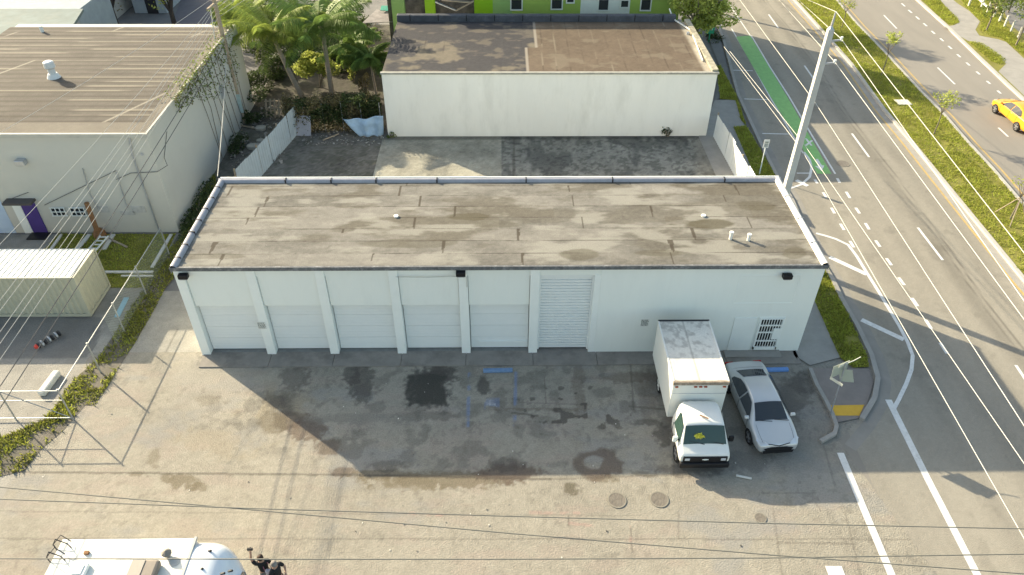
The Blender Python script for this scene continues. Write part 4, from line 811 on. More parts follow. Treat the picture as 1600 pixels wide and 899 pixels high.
x, y = G(1042, 211); bush('wall_weed', 'small dry weed climbing the right foot of the blank white wall', 'weed', (x, WY-.1, .35), (.55, .08, .55), 130, leaf_dark, .13, lumps=6)
bush('wall_fern', 'small spiky plants at the foot of the blank white wall beside the tarp', 'weed', (G(612, 213)[0], WY-.2, .2), (.5, .15, .3), 140, leafm, .13, lumps=5)
logthing('scrap_board', 'white scrap lying on the pavement in front of the truck', 'scrap', (1150, 744), (1174, 749), .09, .04, conc_w, .02)
# trees by the road
def tree(name, label, base, h, cr, n, m, size, trunk=.05, group=None, stakes=False, branches=6, lumps=7, crown_z=None):
    o = thing(name, label, 'tree', (base[0], base[1], base[2]), 0, group); b = Vector(base); cz = crown_z or h*.8; c = b+Vector((0, 0, cz)); t = MB()
    t.tube([b, b+Vector((.03, .02, h*.3)), b+Vector((-.02, .03, h*.55))], [trunk, trunk*.85, trunk*.7], 8)
    fk = b+Vector((-.02, .03, h*.5))
    for k in range(branches):
        a = k*6.28/branches+RNG.uniform(-.4, .4); e_ = Vector((math.cos(a)*cr[0]*.75, math.sin(a)*cr[1]*.75, cz-h*.5+cr[2]*RNG.uniform(-.2, .7)))
        md = fk+e_*.5+Vector((0, 0, .08*h)); t.tube([fk, md, fk+e_], [trunk*.5, trunk*.3, trunk*.12], 5)
        for j in range(3): q = fk+e_*RNG.uniform(.4, .9); t.tube([q, q+Vector((RNG.uniform(-.4, .4)*cr[0], RNG.uniform(-.4, .4)*cr[1], RNG.uniform(.1, .5)*cr[2]))], [trunk*.18, trunk*.06], 4)
    t.build('trunk', bark, o)
    P = blob_points(c, cr, n, lumps); tris('crown', *leaves(P, size, .6), m, o)
    if stakes:
        for a in (0, 2.1, 4.2): MB().tube([b+Vector((math.cos(a)*.9, math.sin(a)*.9, 0)), b+Vector((math.cos(a)*.06, math.sin(a)*.06, h*.5))], .03, 5).build('stake', wood, o)
    return o
gr_ = 'young trees on the grass median'
for (bu, bv, cu, cv, r, n, st, l) in [(1377, 118, 1394, 60, (.95, .95, .6), 330, False, 'young tree on the median with a wide thin yellow-green crown near the far end'), (1459, 210, 1474, 155, (1.0, 1.0, .6), 330, False, 'young tree on the median right of the concrete slab'), (1315, 44, 1325, 3, (1.1, 1.1, .7), 200, False, 'sparse young tree on the median cut by the top edge'), (1578, 343, 1590, 285, (.9, .9, .5), 50, True, 'nearly bare staked sapling nearest the camera on the median')]:
    b_ = G3(bu, bv, .12); h_ = VT(cu, cv, b_[1])[2]; tree('sapling', l, b_, h_+.3, r, n, leaf_light, .17, .045, gr_, st, crown_z=h_-.12, lumps=12)
for (bu, bv, cu, cv, r, n, l) in [(1541, 48, 1552, 8, (1.5, 1.5, 1.3), 700, 'small tree with a dull olive crown beyond the far path'), (1587, 72, 1602, 12, (1.4, 1.4, 1.2), 600, 'small tree at the right edge beside the short posts'), (1575, 20, 1582, -4, (1.6, 1.6, 1.2), 700, 'tree behind the row of short posts at the top right')]:
    b_ = G3(bu, bv, .1); h_ = VT(cu, cv, b_[1])[2]; tree('verge_tree', l, b_, h_+.5, r, n, leafm, .2, .08, 'trees on the far verge', crown_z=h_)
for k, (u, v) in enumerate([(1513, 10), (1533, 12), (1542, 20), (1552, 27), (1561, 34), (1569, 42), (1579, 50), (1590, 60)]):
    x, y = G(u, v, .1); tag(MB().box(x-.07, y-.07, .1, x+.07, y+.07, 1.1).build('wooden_bollard', conc_w, bevel=.02), ['white post at the end of the leaning rail, farthest of the row', 'white post under the broken rail', 'third white post counted from the top edge', 'white post just before the small olive tree', 'white post behind the small olive tree trunk', 'white post past the olive tree at the car park edge', 'white post with the low cross rail', 'white post nearest the right edge of the photo'][k], 'post', 'short posts edging the far car park')
a = G(1529, -2, 1.1); b = G(1543, 9, 1.1); tag(MB().beam((*a, 1.1), (*b, 1.0), .12).build('timber_rail', conc_w), 'white timber rail slanting between the far posts', 'rail')
q = VT(1092, 12, 58.3); tree('street_tree', 'full light green tree behind the back right corner of the brown roof', (q[0]+.2, 58.3, 0), 6.0, (2.9, 2.6, 2.3), 4600, leaf_light, .30, .14, branches=8, lumps=14, crown_z=q[2])
tree('street_tree', 'tall tree throwing leafy shade over the road beyond the top edge', (14.5, 66, 0), 10.5, (3.6, 3.6, 2.8), 4500, leafm, .32, .2, branches=8, lumps=14, crown_z=8.6)
tree('street_tree', 'broad tree behind the lime building shading the far lane', (18.2, 73, 0), 9.5, (3.2, 3.2, 2.6), 3500, leafm, .32, .2, branches=8, lumps=12, crown_z=8.)
bush('hedge_clump', 'low brown shrubbery beside the green sign poles', 'shrub', (*G(1118, 60), .3), (1.2, 1.6, .5), 900, leaf_dark, .14)
# bare trees at top left
for k, (bu, bv, l, tw) in enumerate([(184, 38, 'bare dark branching tree in front of the grey house', 1), (276, 44, 'tree with dark stems and a few bright leaves beside the gravel lane', 0), (22, 12, 'bare forked tree before the left house window', 1), (82, 14, 'bare tree before the second house window', 1)]):
    x, y = G(bu, bv+6); o = thing('bare_tree', l, 'tree', (x, y, 0), 0, 'trees beside the grey house'); t = MB(); rg = random.Random(k+3)
    t.tube([(x, y, 0), (x, y, 1.8)], [.25, .2], 8)
    for j in range(7):
        a = j*.9; p = Vector((x, y, 1.6)); r = .12
        for s_ in range(5):
            q = p+Vector((math.cos(a)*.45+rg.uniform(-.25, .25), math.sin(a)*.3+rg.uniform(-.25, .25), 1.1)); t.tube([p, q], [r, r*.8], 5); r *= .8; p = q
    t.build('branches', mat('dark_bark', (.06, .05, .045), .9, .2), o)
    P = blob_points((x, y, 4.0), (2.2, 1.6, 2.4), 160 if tw else 600, 8); tris('crown', *leaves(P, .25, .6), leaf_light if not tw else leaf_brown, o)
struct('lane', MB().sheet(GP([(265, 45), (300, -40), (420, -40), (360, 45)]), .02), mat('lane_asphalt', (.14, .13, .14), .9, .1))

# ================================================================ POLES, SIGNS, WIRES
px_, py_ = 14.55, 32.35; ztop = 12.4
PO = thing('concrete_utility_pole', 'tall square concrete utility pole rising behind the right end of the long roof', 'utility pole', (px_, py_, 0))
t = MB(); a, b = .185, .13; vs = [(px_+sx*s_, py_+sy*s_, z) for z, s_ in ((0, a), (ztop, b)) for sx, sy in ((-1, -1), (1, -1), (1, 1), (-1, 1))]
t.add(vs, [(3, 2, 1, 0), (4, 5, 6, 7), (0, 1, 5, 4), (1, 2, 6, 5), (2, 3, 7, 6), (3, 0, 4, 7)]); t.build('shaft', poleconc, PO, bevel=.02)
MB().tube([(px_, py_, ztop), (px_, py_, ztop+.12), (px_+.02, py_, ztop+.75)], [.12, .06, .04], 8).build('top_pin', grey_metal, PO)
ins = []
for z in (ztop-.55, ztop-1.6):
    MB().beam((px_+.1, py_, z), (px_+.6, py_, z+.06), .07).build('insulator_arm', grey_metal, PO); ins.append((px_+.6, py_, z+.1)); MB().tube([(px_+.6, py_, z+.02), (px_+.6, py_, z+.2)], .06, 8).build('insulator', white_trim, PO)
def wire(label, pts, r=.02, m=wirem, sag=.0, group='overhead wires'):
    P = [Vector(p) for p in pts]; out = []
    for a, b in zip(P, P[1:]):
        for k in range(12): t_ = k/12; q = a.lerp(b, t_); out.append(q-Vector((0, 0, sag*4*t_*(1-t_))))
    out.append(P[-1]); o = MB().tube(out, r, 5).build('overhead_wire', m); return tag(o, label, 'wire', group)
def through(p, pxl, ext=1.25, z=None, Y=None):       # straight run from p on past the place seen at pxl
    q = Vector(G3(*pxl, z)) if z is not None else Vector(VT(*pxl, Y)); p = Vector(p); return tuple(p+(q-p)*ext)
top_ = (px_+.02, py_, ztop+.75)
gw = 'wires running along the road from the concrete pole'
for nm, p, near, far, zn in [('highest wire from the very top of the concrete pole over the grass median', top_, (1600, 395), (1262, 0), 11.2), ('wire from the upper arm running over the left edge of the median', ins[0], (1429, 225), (1247, 0), 11.3), ('wire from the lower arm running over the lanes beside the yellow line', ins[1], (1600, 499), (1217, 0), 9.4)]:
    wire(nm+', near side', [p, through(p, near, 3, z=zn)], .0135, sag=.0, group=gw); wire(nm+', far side', [p, through(p, far, 1.2, Y=70)], .0135, sag=0, group=gw)
for nm, zz, near, far, zn in [('wire fixed halfway up the concrete pole crossing the middle lanes', 8.9, (1600, 665), (1200, 60), 7.9), ('upper of the two low cables fixed to the concrete pole', 6.75, (1600, 724), (1196, 150), 6.3), ('lower of the two low cables fixed to the concrete pole', 6.4, (1600, 841), (1189, 150), 5.8)]:
    p = (px_+.25, py_, zz); wire(nm+', near side', [p, through(p, near, 2, z=zn)], .0135, group=gw); wire(nm+', far side', [p, through(p, far, 2.2, z=zz-.3)], .0135, group=gw)
wireg = mat('weathered_cable', (.17, .165, .14), .6, .05, 1)
gb = 'cables crossing the bottom of the photo'
wire('cable crossing the bottom diagonally from the left edge down to the lower right corner', [G3(-60, 756, 9), G3(400, 797.5, 8.8), G3(800, 834, 8.7), G3(1200, 867, 8.8), G3(1670, 902, 9)], .015, wireg, group=gb)
wire('cable crossing the bottom almost level just above the diagonal one', [G3(-60, 778, 9.3), G3(400, 795, 9.1), G3(800, 807, 9), G3(1200, 818, 9.1), G3(1670, 828, 9.3)], .015, wireg, group=gb)
wire('lowest cable crossing over the motorhome roof and the two people', [G3(-60, 873, 9.), G3(400, 874, 8.8), G3(800, 874, 8.8), G3(1200, 872, 8.8), G3(1670, 865, 9)], .015, wireg, group=gb)
wx, wy = G(381, 192); WP = thing('wooden_utility_pole', 'weathered wooden utility pole rising beside the stucco building', 'utility pole', (wx, wy, 0))
MB().tube([(wx, wy, 0), (wx, wy, 11.5)], [.17, .12], 10).build('shaft', wood, WP); MB().tube([(wx-.35, wy-2.5, 0), (wx-.25, wy-.3, 8)], .03, 6).build('guy_wire', wirem, WP)
MB().box(wx-.28, wy-.3, .9, wx+.25, wy-.17, 2.2).build('pole_sign', mat('faded_green_sign', (.42, .52, .50), .6, .15, 6), WP)
MB().beam((wx-.1, wy-1.2, 8.3), (wx+.1, wy+1.2, 8.3), .12).build('crossarm', wood, WP)
gl = 'wires from the wooden pole over the left yard'
for k, (zz, near, zn, m, r, l) in enumerate([(8.3, (0, 376), 7.2, wirem, .0095, 'thin pale wire highest over the left roof, meeting the left edge above the purple door'), (8.2, (0, 463), 7.0, wirem, .0095, 'thin pale wire crossing the container roof near its left end'), (8.0, (0, 479), 7.0, wirem, .0095, 'thin pale wire second from the left over the container roof'), (7.7, (0, 512), 6.8, wirem, .0095, 'thin pale wire passing over the barred windows'), (7.4, (0, 530), 6.6, wirem, .0095, 'thin pale wire passing right of the barred windows'), (7.1, (0, 555), 6.4, wirem, .0095, 'pale wire passing over the leaning timber post'), (6.2, (0, 597), 5.6, wired, .018, 'upper dark cable slanting over the container corner'), (5.7, (0, 631), 5.2, wired, .018, 'lower dark cable slanting over the container corner'), (8.6, (-20, 215), 8.0, wirem, .0095, 'wire crossing the streaked brown roof')]):
    wire(l, [(wx, wy-.6+.15*k, zz), through((wx, wy, zz), near, 1.15, z=zn)], r, m, sag=.25, group=gl)
    if k < 5: wire(['first','second','third','fourth','fifth'][k]+' wire running on behind the wooden pole toward the top edge', [(wx, wy-.6+.15*k, zz), (wx+4+k*.8, wy+26, zz+.8)], r, m, group=gl)
wire('pale service cable dropping to the left corner of the long roof', [(wx, wy, 5.2), (XL-.1, YB, HB+.15)], .02, sag=.2, group=gl)
# corner sign
sx_, sy_ = G(1297, 649); SG = thing('corner_sign', 'leaning corner sign post seen from behind with grey back and white street blades', 'sign', (sx_, sy_, 0))
p = VT(1320, 572, sy_); MB().tube([(sx_, sy_, 0), (p[0], sy_, p[2]+.15)], .03, 8).build('post', grey_metal, SG)
al = mat('bare_aluminium', (.40, .44, .38), .5, .06, 2, metal=.2)
def plate(cx, cy, cz, w_, h_, yaw, roll, mm, nm):
    ca, sa = math.cos(yaw), math.sin(yaw); vs = []
    for off in (-.006, .006):
        for a, b in ((-w_, -h_), (w_, -h_), (w_, h_), (-w_, h_)):
            a2, b2 = a*math.cos(roll)-b*math.sin(roll), a*math.sin(roll)+b*math.cos(roll); vs.append((cx+a2*ca-off*sa, cy+a2*sa+off*ca, cz+b2))
    MB().add(vs, [(3, 2, 1, 0), (4, 5, 6, 7), (0, 1, 5, 4), (1, 2, 6, 5), (2, 3, 7, 6), (3, 0, 4, 7)]).build(nm, mm, SG)
plate(p[0]-.12, sy_+.04, p[2]-.22, .36, .33, .35, .12, al, 'sign_panel'); plate(p[0]+.18, sy_-.06, p[2]-.50, .26, .32, -.5, .35, al, 'sign_panel')
pale = mat('sun_bleached_blade', (.58, .58, .50), .6, .1, 3)
plate(p[0]-.05, sy_, p[2]+.10, .30, .07, .5, 0, pale, 'street_blade'); plate(p[0]-.12, sy_-.05, p[2]-.85, .28, .07, -.9, 0, pale, 'street_blade')
MB().tube([(p[0], sy_, p[2]+.1), (p[0]+.35, sy_+.1, p[2]+.2), (p[0]+.6, sy_+.15, p[2]+.35)], .02, 6).build('bracket', pale, SG)
sx2, sy2 = G(1186, 274); q = VT(1197, 226, sy2); S2 = thing('roadside_sign', 'slim white sign post with small sign between grass and parking lane', 'sign', (sx2, sy2, 0))
MB().tube([(sx2, sy2, 0), (q[0], sy2, q[2]+.2)], .035, 6).build('post', white_trim, S2); MB().box(q[0]-.18, sy2-.06, q[2]-.2, q[0]+.16, sy2-.04, q[2]+.35).build('sign_panel', mat('sign_white', (.7, .7, .66), .5), S2)
tt = MB(); 
for k in range(3): tt.box(q[0]-.12, sy2-.065, q[2]-.1+.13*k, q[0]+.1, sy2-.06, q[2]-.04+.13*k)
tt.build('faded_lettering', mat('faded_black_ink', (.05, .08, .07)), S2)
for k, (u, v, l) in enumerate([(1107, 66, 'green sign with white blade on a green post beside the brown roof corner'), (1114, 58, 'second thin green post just right of the green sign')]):
    x, y = G(u, v); q = VT(u+5, v-30, y); gs = thing('green_sign_post', l, 'sign', (x, y, 0), 0, 'green sign posts'); gm = mat('green_sign_paint', (.03, .30, .16), .5)
    MB().tube([(x, y, 0), (q[0], y, q[2]+.2)], .05, 6).build('post', gm, gs)
    if k == 0: MB().box(q[0]-.35, y-.06, q[2]-.9, q[0]+.3, y-.03, q[2]+.1).build('sign_panel', gm, gs); MB().box(q[0]-.2, y-.08, q[2]-.6, q[0]+.18, y-.06, q[2]-.15).build('sign_patch', mat('pale_mint', (.55, .75, .65)), gs)
# covers and slabs
cov = mat('cast_iron_cover', (.17, .15, .125), .7, .2, 6, bump=.5, bscale=20)
for u, v, r, l in [(964, 782, .36, 'large round cover left of its twin in the sunny pavement'), (1030, 781, .36, 'large round cover right of its twin in the sunny pavement'), (1188, 810, .22, 'small round cover nearest the white road line'), (1317, 256, .42, 'round manhole cover in the road right of the green bike lane')]:
    x, y = G(u, v); o = thing('manhole_cover', l, 'manhole cover', (x, y, 0), 0, 'round covers set in the ground')
    MB().tube([(x, y, .012), (x, y, .022)], r, 24).build('lid', cov, o); t = MB(); n = 32
    for k in range(n):
        a0, a1 = k/n*6.2832, (k+1)/n*6.2832; t.add([(x+math.cos(a)*rr, y+math.sin(a)*rr, .027) for a, rr in ((a0, r*.86), (a0, r), (a1, r), (a1, r*.86))], [(0, 1, 2, 3)])
    t.build('rim', mat('cover_rim_concrete', (.24, .22, .18), .9, .1), o)
x, y = G(1411, 161, .12); tag(MB().box(x-.5, y-.4, .1, x+.5, y+.45, .18).build('utility_slab', conc_w), 'pale square utility slab in the median grass', 'slab')
lg = MB()
for k in range(60):
    u = RNG.choice([RNG.uniform(560, 1050), RNG.uniform(0, 1200)]); v = RNG.uniform(600, 880); x, y = G(u, v); s_ = RNG.uniform(.015, .045); lg.box(x, y, .012, x+s_, y+s_*1.4, .012+s_*.5)
o = lg.build('litter', mat('litter_bits', (.4, .38, .34), .8, .3, 2, island=.9)); o['kind'] = 'stuff'

# ================================================================ VEHICLES
def carbody(st, root, paint, name='body', sub=2, zs=.22):
    """st: rows of (x, z_top, half_belt, z_belt, half_roof); x measured back from the nose"""
    V = []; F_ = []; k = 15
    for (x, zt, wb, zb, wr) in st:
        half = [(0, zt), (wr*.55, zt-.008), (wr*.92, zt-.035), (wr, zt-.06 if zt-zb > .12 else zt-.03), (wb*.985, zb), (wb, zb-.16*(zb/.9)), (wb*.985, zs+.18), (wb*.9, zs)]
        row = [(x, y, z) for y, z in half]; row = [(x, -y, z) for y, z in half[:0:-1]]+row; V += row
    n = len(st)
    for i in range(n-1):
        for j in range(k-1): F_.append((i*k+j, i*k+j+1, (i+1)*k+j+1, (i+1)*k+j))
        F_.append(((i+1)*k, (i+1)*k+k-1, i*k+k-1, i*k))
    F_.append(tuple(range(k))[::-1]); F_.append(tuple((n-1)*k+j for j in range(k)))
    return MB().add(V, F_).build(name, paint, root, world=False, smooth=True, sub=sub)
def prof(st, x):
    st = np.array(st); return [np.interp(x, st[:, 0], st[:, i]) for i in range(1, 5)]
def glasspatch(st, root, xs, ys, name, m, off=.012):      # over the top: ys are fractions of the half roof
    V = []; F_ = []
    for x in xs:
        zt, wb, zb, wr = prof(st, x)
        for f in ys: V.append((x-off*.5, f*wr, zt-.045*abs(f)**2+off))
    n = len(ys)
    for i in range(len(xs)-1):
        for j in range(n-1): F_.append((i*n+j, i*n+j+1, (i+1)*n+j+1, (i+1)*n+j))
    return MB().add(V, F_).build(name, m, root, world=False, smooth=True)
def sideglass(st, root, rows, s, name, m, off=.012):      # rows: (x, f0, f1) fractions from belt to roof edge
    V = []; F_ = []
    for x, f0, f1 in rows:
        zt, wb, zb, wr = prof(st, x); P0 = (wb*.985, zb); P1 = (wr, zt-.055)
        for f in (f0, f1): V.append((x, s*(P0[0]+(P1[0]-P0[0])*f+off), P0[1]+(P1[1]-P0[1])*f+off*.3))
    for i in range(len(rows)-1): F_.append((2*i, 2*i+1, 2*i+3, 2*i+2) if s < 0 else (2*i, 2*i+2, 2*i+3, 2*i+1))
    return MB().add(V, F_).build(name, m, root, world=False)
rimm = mat('alloy_rim', (.5, .5, .52), .3, .1, 3, metal=.8)
def wheel(root, x, y, s, r=.32, w=.2, rim=rimm, steer=0):
    t = MB(); n = 28; prf = [(-w/2, r*.70), (-w/2, r*.93), (-w/2+.03, r), (w/2-.03, r), (w/2, r*.93), (w/2, r*.70)]; vs = []
    for k in range(n): a = k/n*6.2832; vs += [(x+math.cos(a)*rr, y+q, r+math.sin(a)*rr) for q, rr in prf]
    m_ = len(prf); t.add(vs, [(k*m_+j, ((k+1) % n)*m_+j, ((k+1) % n)*m_+j+1, k*m_+j+1) for k in range(n) for j in range(m_-1)])
    o = t.build('wheel', rubber, root, world=False, smooth=True)
    h = MB(); yo = y+s*(w/2-.03); h.tube([(x, yo-s*.02, r), (x, yo, r)], r*.72, 20)
    h.build('rim_back', dark_metal, o, world=False)
    sp = MB()
    for k in range(5): a = k*1.2566+.3; sp.beam((x, yo+s*.02, r), (x+math.cos(a)*r*.68, yo+s*.012, r+math.sin(a)*r*.68), .075, .02, up=(0, 1, 0))
    n = 20
    for k in range(n):
        a0, a1 = k/n*6.2832, (k+1)/n*6.2832; sp.add([(x+math.cos(a)*rr, yo+s*.016, r+math.sin(a)*rr) for a, rr in ((a0, r*.62), (a0, r*.74), (a1, r*.74), (a1, r*.62))], [(0, 1, 2, 3)])
    sp.build('rim', rim, o, world=False); return o
def arch(root, x, y, s, r):
    t = MB(); n = 16; q = []
    for k in range(n+1): a = k/n*3.1416; q.append((x+math.cos(a)*r, y+s*.004, .30+math.sin(a)*r*.95))
    t.add(q+[(x+r, y+s*.004, .22), (x-r, y+s*.004, .22)], [tuple(range(n+1))+(n+2, n+1)]); t.build('wheel_arch', blackm, root, world=False)
def sedan(label, name, loc, rz, paint, cat='car'):
    o = thing(name, label, cat, loc, rz)
    st = [(0, .60, .66, .56, .50), (.03, .72, .79, .66, .62), (.20, .80, .87, .74, .70), (.55, .88, .90, .82, .74), (.85, .935, .91, .86, .74), (1.02, .965, .91, .88, .73), (1.35, 1.17, .91, .90, .67), (1.75, 1.37, .91, .92, .60), (2.2, 1.42, .91, .93, .585), (2.8, 1.41, .91, .94, .58), (3.2, 1.35, .91, .95, .585), (3.6, 1.19, .90, .96, .63), (3.9, 1.07, .89, .97, .70), (4.25, 1.04, .87, .95, .73), (4.5, .98, .83, .88, .68), (4.6, .76, .74, .70, .55)]
    carbody(st, o, paint)
    gm = mat('car_window_glass', (.035, .042, .05), .06, .05, 1, spec=.5)
    glasspatch(st, o, np.linspace(1.07, 1.73, 6), np.linspace(-.94, .94, 9), 'windscreen', gm); glasspatch(st, o, np.linspace(3.24, 3.84, 6), np.linspace(-.88, .88, 9), 'rear_window', gm)
    for s_ in (-1, 1):
        sideglass(st, o, [(1.30, .10, .35), (1.55, .08, .72), (1.8, .06, .90), (2.32, .05, .93)], s_, 'side_window', gm, .02); sideglass(st, o, [(2.40, .05, .93), (2.8, .05, .93), (3.15, .06, .88), (3.5, .12, .5)], s_, 'side_window', gm, .02)
        for x in (.82, 3.65): arch(o, x, s_*.905, s_, .37); wheel(o, x, s_*.835, s_, .33, .2)
        MB().add([(1.22, s_*.86, .93), (1.22, s_*1.08, .95), (1.36, s_*1.08, .95), (1.36, s_*.86, .93), (1.24, s_*.88, 1.06), (1.24, s_*1.06, 1.06), (1.34, s_*1.06, 1.06), (1.34, s_*.88, 1.06)], [(0, 1, 2, 3), (4, 7, 6, 5), (0, 4, 5, 1), (1, 5, 6, 2), (2, 6, 7, 3), (3, 7, 4, 0)]).build('wing_mirror', paint, o, world=False, bevel=.03)
        MB().add([(.035, s_*.42, .715), (.05, s_*.74, .67), (.30, s_*.88, .745), (.36, s_*.80, .79), (.14, s_*.52, .785)], [(0, 1, 2, 3, 4) if s_ < 0 else (4, 3, 2, 1, 0)]).build('headlight', mat('headlight_lens', (.55, .58, .62), .1, .05, 1, spec=.7), o, world=False, solid=.02)
        MB().box(4.50, min(s_*.45, s_*.82), .76, 4.575, max(s_*.45, s_*.82), .88).build('tail_light', mat('red_lens', (.4, .02, .02), .2), o, world=False, bevel=.02)
        MB().box(2.55, min(s_*.895, s_*.915), .84, 2.68, max(s_*.895, s_*.915), .87).build('door_handle', grey_metal, o, world=False)
    def seam(pts, nm='panel_seam'): MB().tube(pts, .0075, 4).build(nm, dark_metal, o, world=False)
    for s_ in (-1, 1):
        for x in (1.28, 2.36, 3.28):
            zt, wb, zb, wr = prof(st, x); seam([(x, s_*(wb*.985+.002), zb-.01), (x, s_*(wb+.001), zb-.16), (x, s_*(wb*.992), .45), (x, s_*(wb*.97), .32)])
        q = []
        for x in np.linspace(.16, .98, 7): zt, wb, zb, wr = prof(st, x); q.append((x, s_*(wr*.93), zt-.034))
        seam(q, 'bonnet_seam')
    q = []
    for f in np.linspace(-.93, .93, 9): zt, wb, zb, wr = prof(st, 4.0); q.append((4.0, f*wr, zt-.04*f*f+.004))
    seam(q, 'boot_seam')
    for y0_, y1_ in ((-.7, -.1), (.0, .6)): MB().beam((1.0, y0_, .985), (1.06, y1_, 1.02), .018).build('wiper', blackm, o, world=False)
    MB().add([(-.015, -.5, .40), (-.015, .5, .40), (-.0, .6, .52), (.0, .3, .60), (-.0, -.3, .60), (-.0, -.6, .52)], [(0, 1, 2, 3, 4, 5)]).build('grille', blackm, o, world=False, solid=.02)
    MB().add([(-.02, -.6, .27), (-.02, .6, .27), (-.03, .64, .42), (-.03, -.64, .42)], [(0, 1, 2, 3)]).build('lower_grille', blackm, o, world=False, solid=.02)
    g = MB(); g.beam((.0, 0, .66), (.06, .44, .73), .025); g.beam((.0, 0, .66), (.06, -.44, .73), .025); g.build('grille_trim', dark_metal, o, world=False)
    return o
silver = mat('silver_car_paint', (.56, .57, .57), .3, .02, 2, metal=.35, coat=.6)
p0 = Vector(G(1215, 705, .35)); p1 = Vector(G(1163, 571, .85)); hd_ = math.atan2(p1.y-p0.y, p1.x-p0.x)
sedan('silver four door sedan parked beside the white box truck', 'parked_sedan', (p0.x, p0.y, .01), hd_, silver)
taxi = sedan('bright yellow car driving on the far carriageway at the right edge', 'yellow_car', (36.95, 50.55, .01), R(-90), mat('yellow_car_paint', (.80, .34, .02), .3, .03, 2, coat=.6))
tx = (.5, 0, 0)
# box truck
TX, TY = 7.86, 18.05
T = thing('box_truck', 'white box truck with rusty roof edge parked nose out before the garage building', 'truck', (TX, TY, 0), R(90))
tw = mat('truck_white_paint', (.74, .74, .70), .4, .03, 2, grime=.12, gcol=(.5, .48, .42), gscale=3, coat=.2)
st = [(0, .80, .84, .72, .70), (.015, .97, .94, .88, .82), (.05, 1.02, .97, .94, .86), (.16, 1.08, .99, .99, .88), (.30, 1.15, .99, 1.04, .89), (.37, 1.20, .99, 1.07, .89), (.60, 1.52, .99, 1.10, .84), (.84, 1.84, .99, 1.12, .79), (1.0, 1.92, .99, 1.12, .78), (1.6, 1.94, .99, 1.12, .78), (2.25, 1.92, .98, 1.12, .78)]
carbody(st, T, tw, 'cab', 2, .40)
gm = mat('van_window_glass', (.03, .06, .05), .06, .05, 1, spec=.5)
glasspatch(st, T, np.linspace(.39, .82, 6), np.linspace(-.95, .95, 9), 'windscreen', gm, .02)
for s_ in (-1, 1): sideglass(st, T, [(.56, .08, .4), (.86, .06, .9), (1.4, .06, .94), (1.5, .06, .92)], s_, 'side_window', gm, .022)
x, z = .97, 1.62
vs_ = thing('safety_vest', 'yellow green vest heaped behind the windscreen of the truck', 'vest', (TX+0, TY, 0), R(90)); 
P = blob_points((.56, .36, 1.46), (.10, .32, .12), 260, 6, 0); V_, F__ = leaves(P, .15, .3); tris('vest_cloth', V_+np.array([0, 0, .035]), F__, mat('hi_vis_cloth', (.75, .72, .12), .7), vs_, world=False)
MB().box(-.035, -.86, .62, .03, .86, .93).build('grille', blackm, T, world=False, bevel=.02)
MB().box(-.12, -.97, .36, .12, .97, .63).build('front_bumper', blackm, T, world=False, bevel=.05)
em = MB(); em.box(-.045, -.12, .78, -.03, .12, .82); em.box(-.046, -.055, .768, -.03, .055, .832); em.build('grille_emblem', white_trim, T, world=False)
for s_ in (-1, 1):
    MB().box(-.045, min(s_*.60, s_*.80), .73, .02, max(s_*.60, s_*.80), .87).build('headlight', mat('headlight_lens', (.55, .58, .62)), T, world=False, bevel=.02)
    MB().box(.62, min(s_*1.0, s_*1.2), 1.05, .72, max(s_*1.0, s_*1.2), 1.33).build('wing_mirror', white_trim if s_ > 0 else blackm, T, world=False, bevel=.03)
    MB().beam((.72, s_*.93, 1.15), (.62, s_*1.05, 1.18), .04).build('mirror_arm', blackm, T, world=False)
    arch(T, .62, s_*.955, s_, .42); wheel(T, .62, s_*.88, s_, .37, .24, rimm)
    wheel(T, 4.35, s_*.90, s_, .38, .3, mat('white_steel_rim', (.6, .6, .56), .6)); wheel(T, 4.35, s_*.58, s_, .38, .2, mat('white_steel_rim', (.6, .6, .56)))
for y0_, y1_ in ((-.72, -.12), (.02, .62)): MB().beam((.36, y0_, 1.225), (.46, y1_, 1.325), .02).build('wiper', blackm, T, world=False)
for s_ in (-1, 1): MB().box(1.55, min(s_*.985, s_*.998), .55, 1.565, max(s_*.985, s_*.998), 1.15).build('door_seam', dark_metal, T, world=False)
BX0, BX1, BW, BZ0, BZ1 = 2.20, 5.86, 1.10, .72, 2.82
bm_ = mat('box_panel_white', (.74, .74, .69), .5, .03, 1, grime=.15, gcol=(.55, .52, .45), gscale=1.5)
MB().box(BX0, -BW, BZ0, BX1, BW, BZ1-.06).build('cargo_box', bm_, T, world=False, bevel=.03)
def troof(X, Y):
    n1 = fbm(X*1.2, Y*1.2, 101); n2 = fbm(X*4, Y*4, 102); C = np.array([.66, .64, .58])[None]*(1+(n1-.5)*.25)[:, None]
    m = ss(.48, .68, n2)*ss(3.0, 4.4, X)*.65; C = C*(1-m[:, None])+np.array([.33, .31, .28])*m[:, None]
    m = (1-ss(.015, .05, np.abs(Y-.05)))*.6; C = C*(1-m[:, None])+np.array([.28, .26, .23])*m[:, None]
    m = (1-ss(0, .12, X-BX0-.03+(n2-.5)*.1))*.8; C = C*(1-m[:, None])+np.array([.2, .13, .07])*m[:, None]; return C
BASE[T.name] = Vector((0, 0, 0))
tr_ = grid('box_roof', BX0+.02, BX1-.02, -BW+.03, BW-.03, .04, BZ1-.05, troof, attrmat('truck_roof_skin', .6, .1), T)
rustm = mat('rusty_edge', (.27, .22, .17), .8, .4, 6, grime=.6, gcol=(.55, .5, .42), gscale=7)
MB().box(BX0-.03, -BW-.01, BZ1-.20, BX0+.05, BW+.01, BZ1-.03).build('rusty_front_trim', rustm, T, world=False)
for s_ in (-1, 1): MB().box(BX0+.05, min(s_*(BW-.04), s_*(BW+.02)), BZ1-.1, BX1, max(s_*(BW-.04), s_*(BW+.02)), BZ1-.03).build('roof_trim', tw, T, world=False)
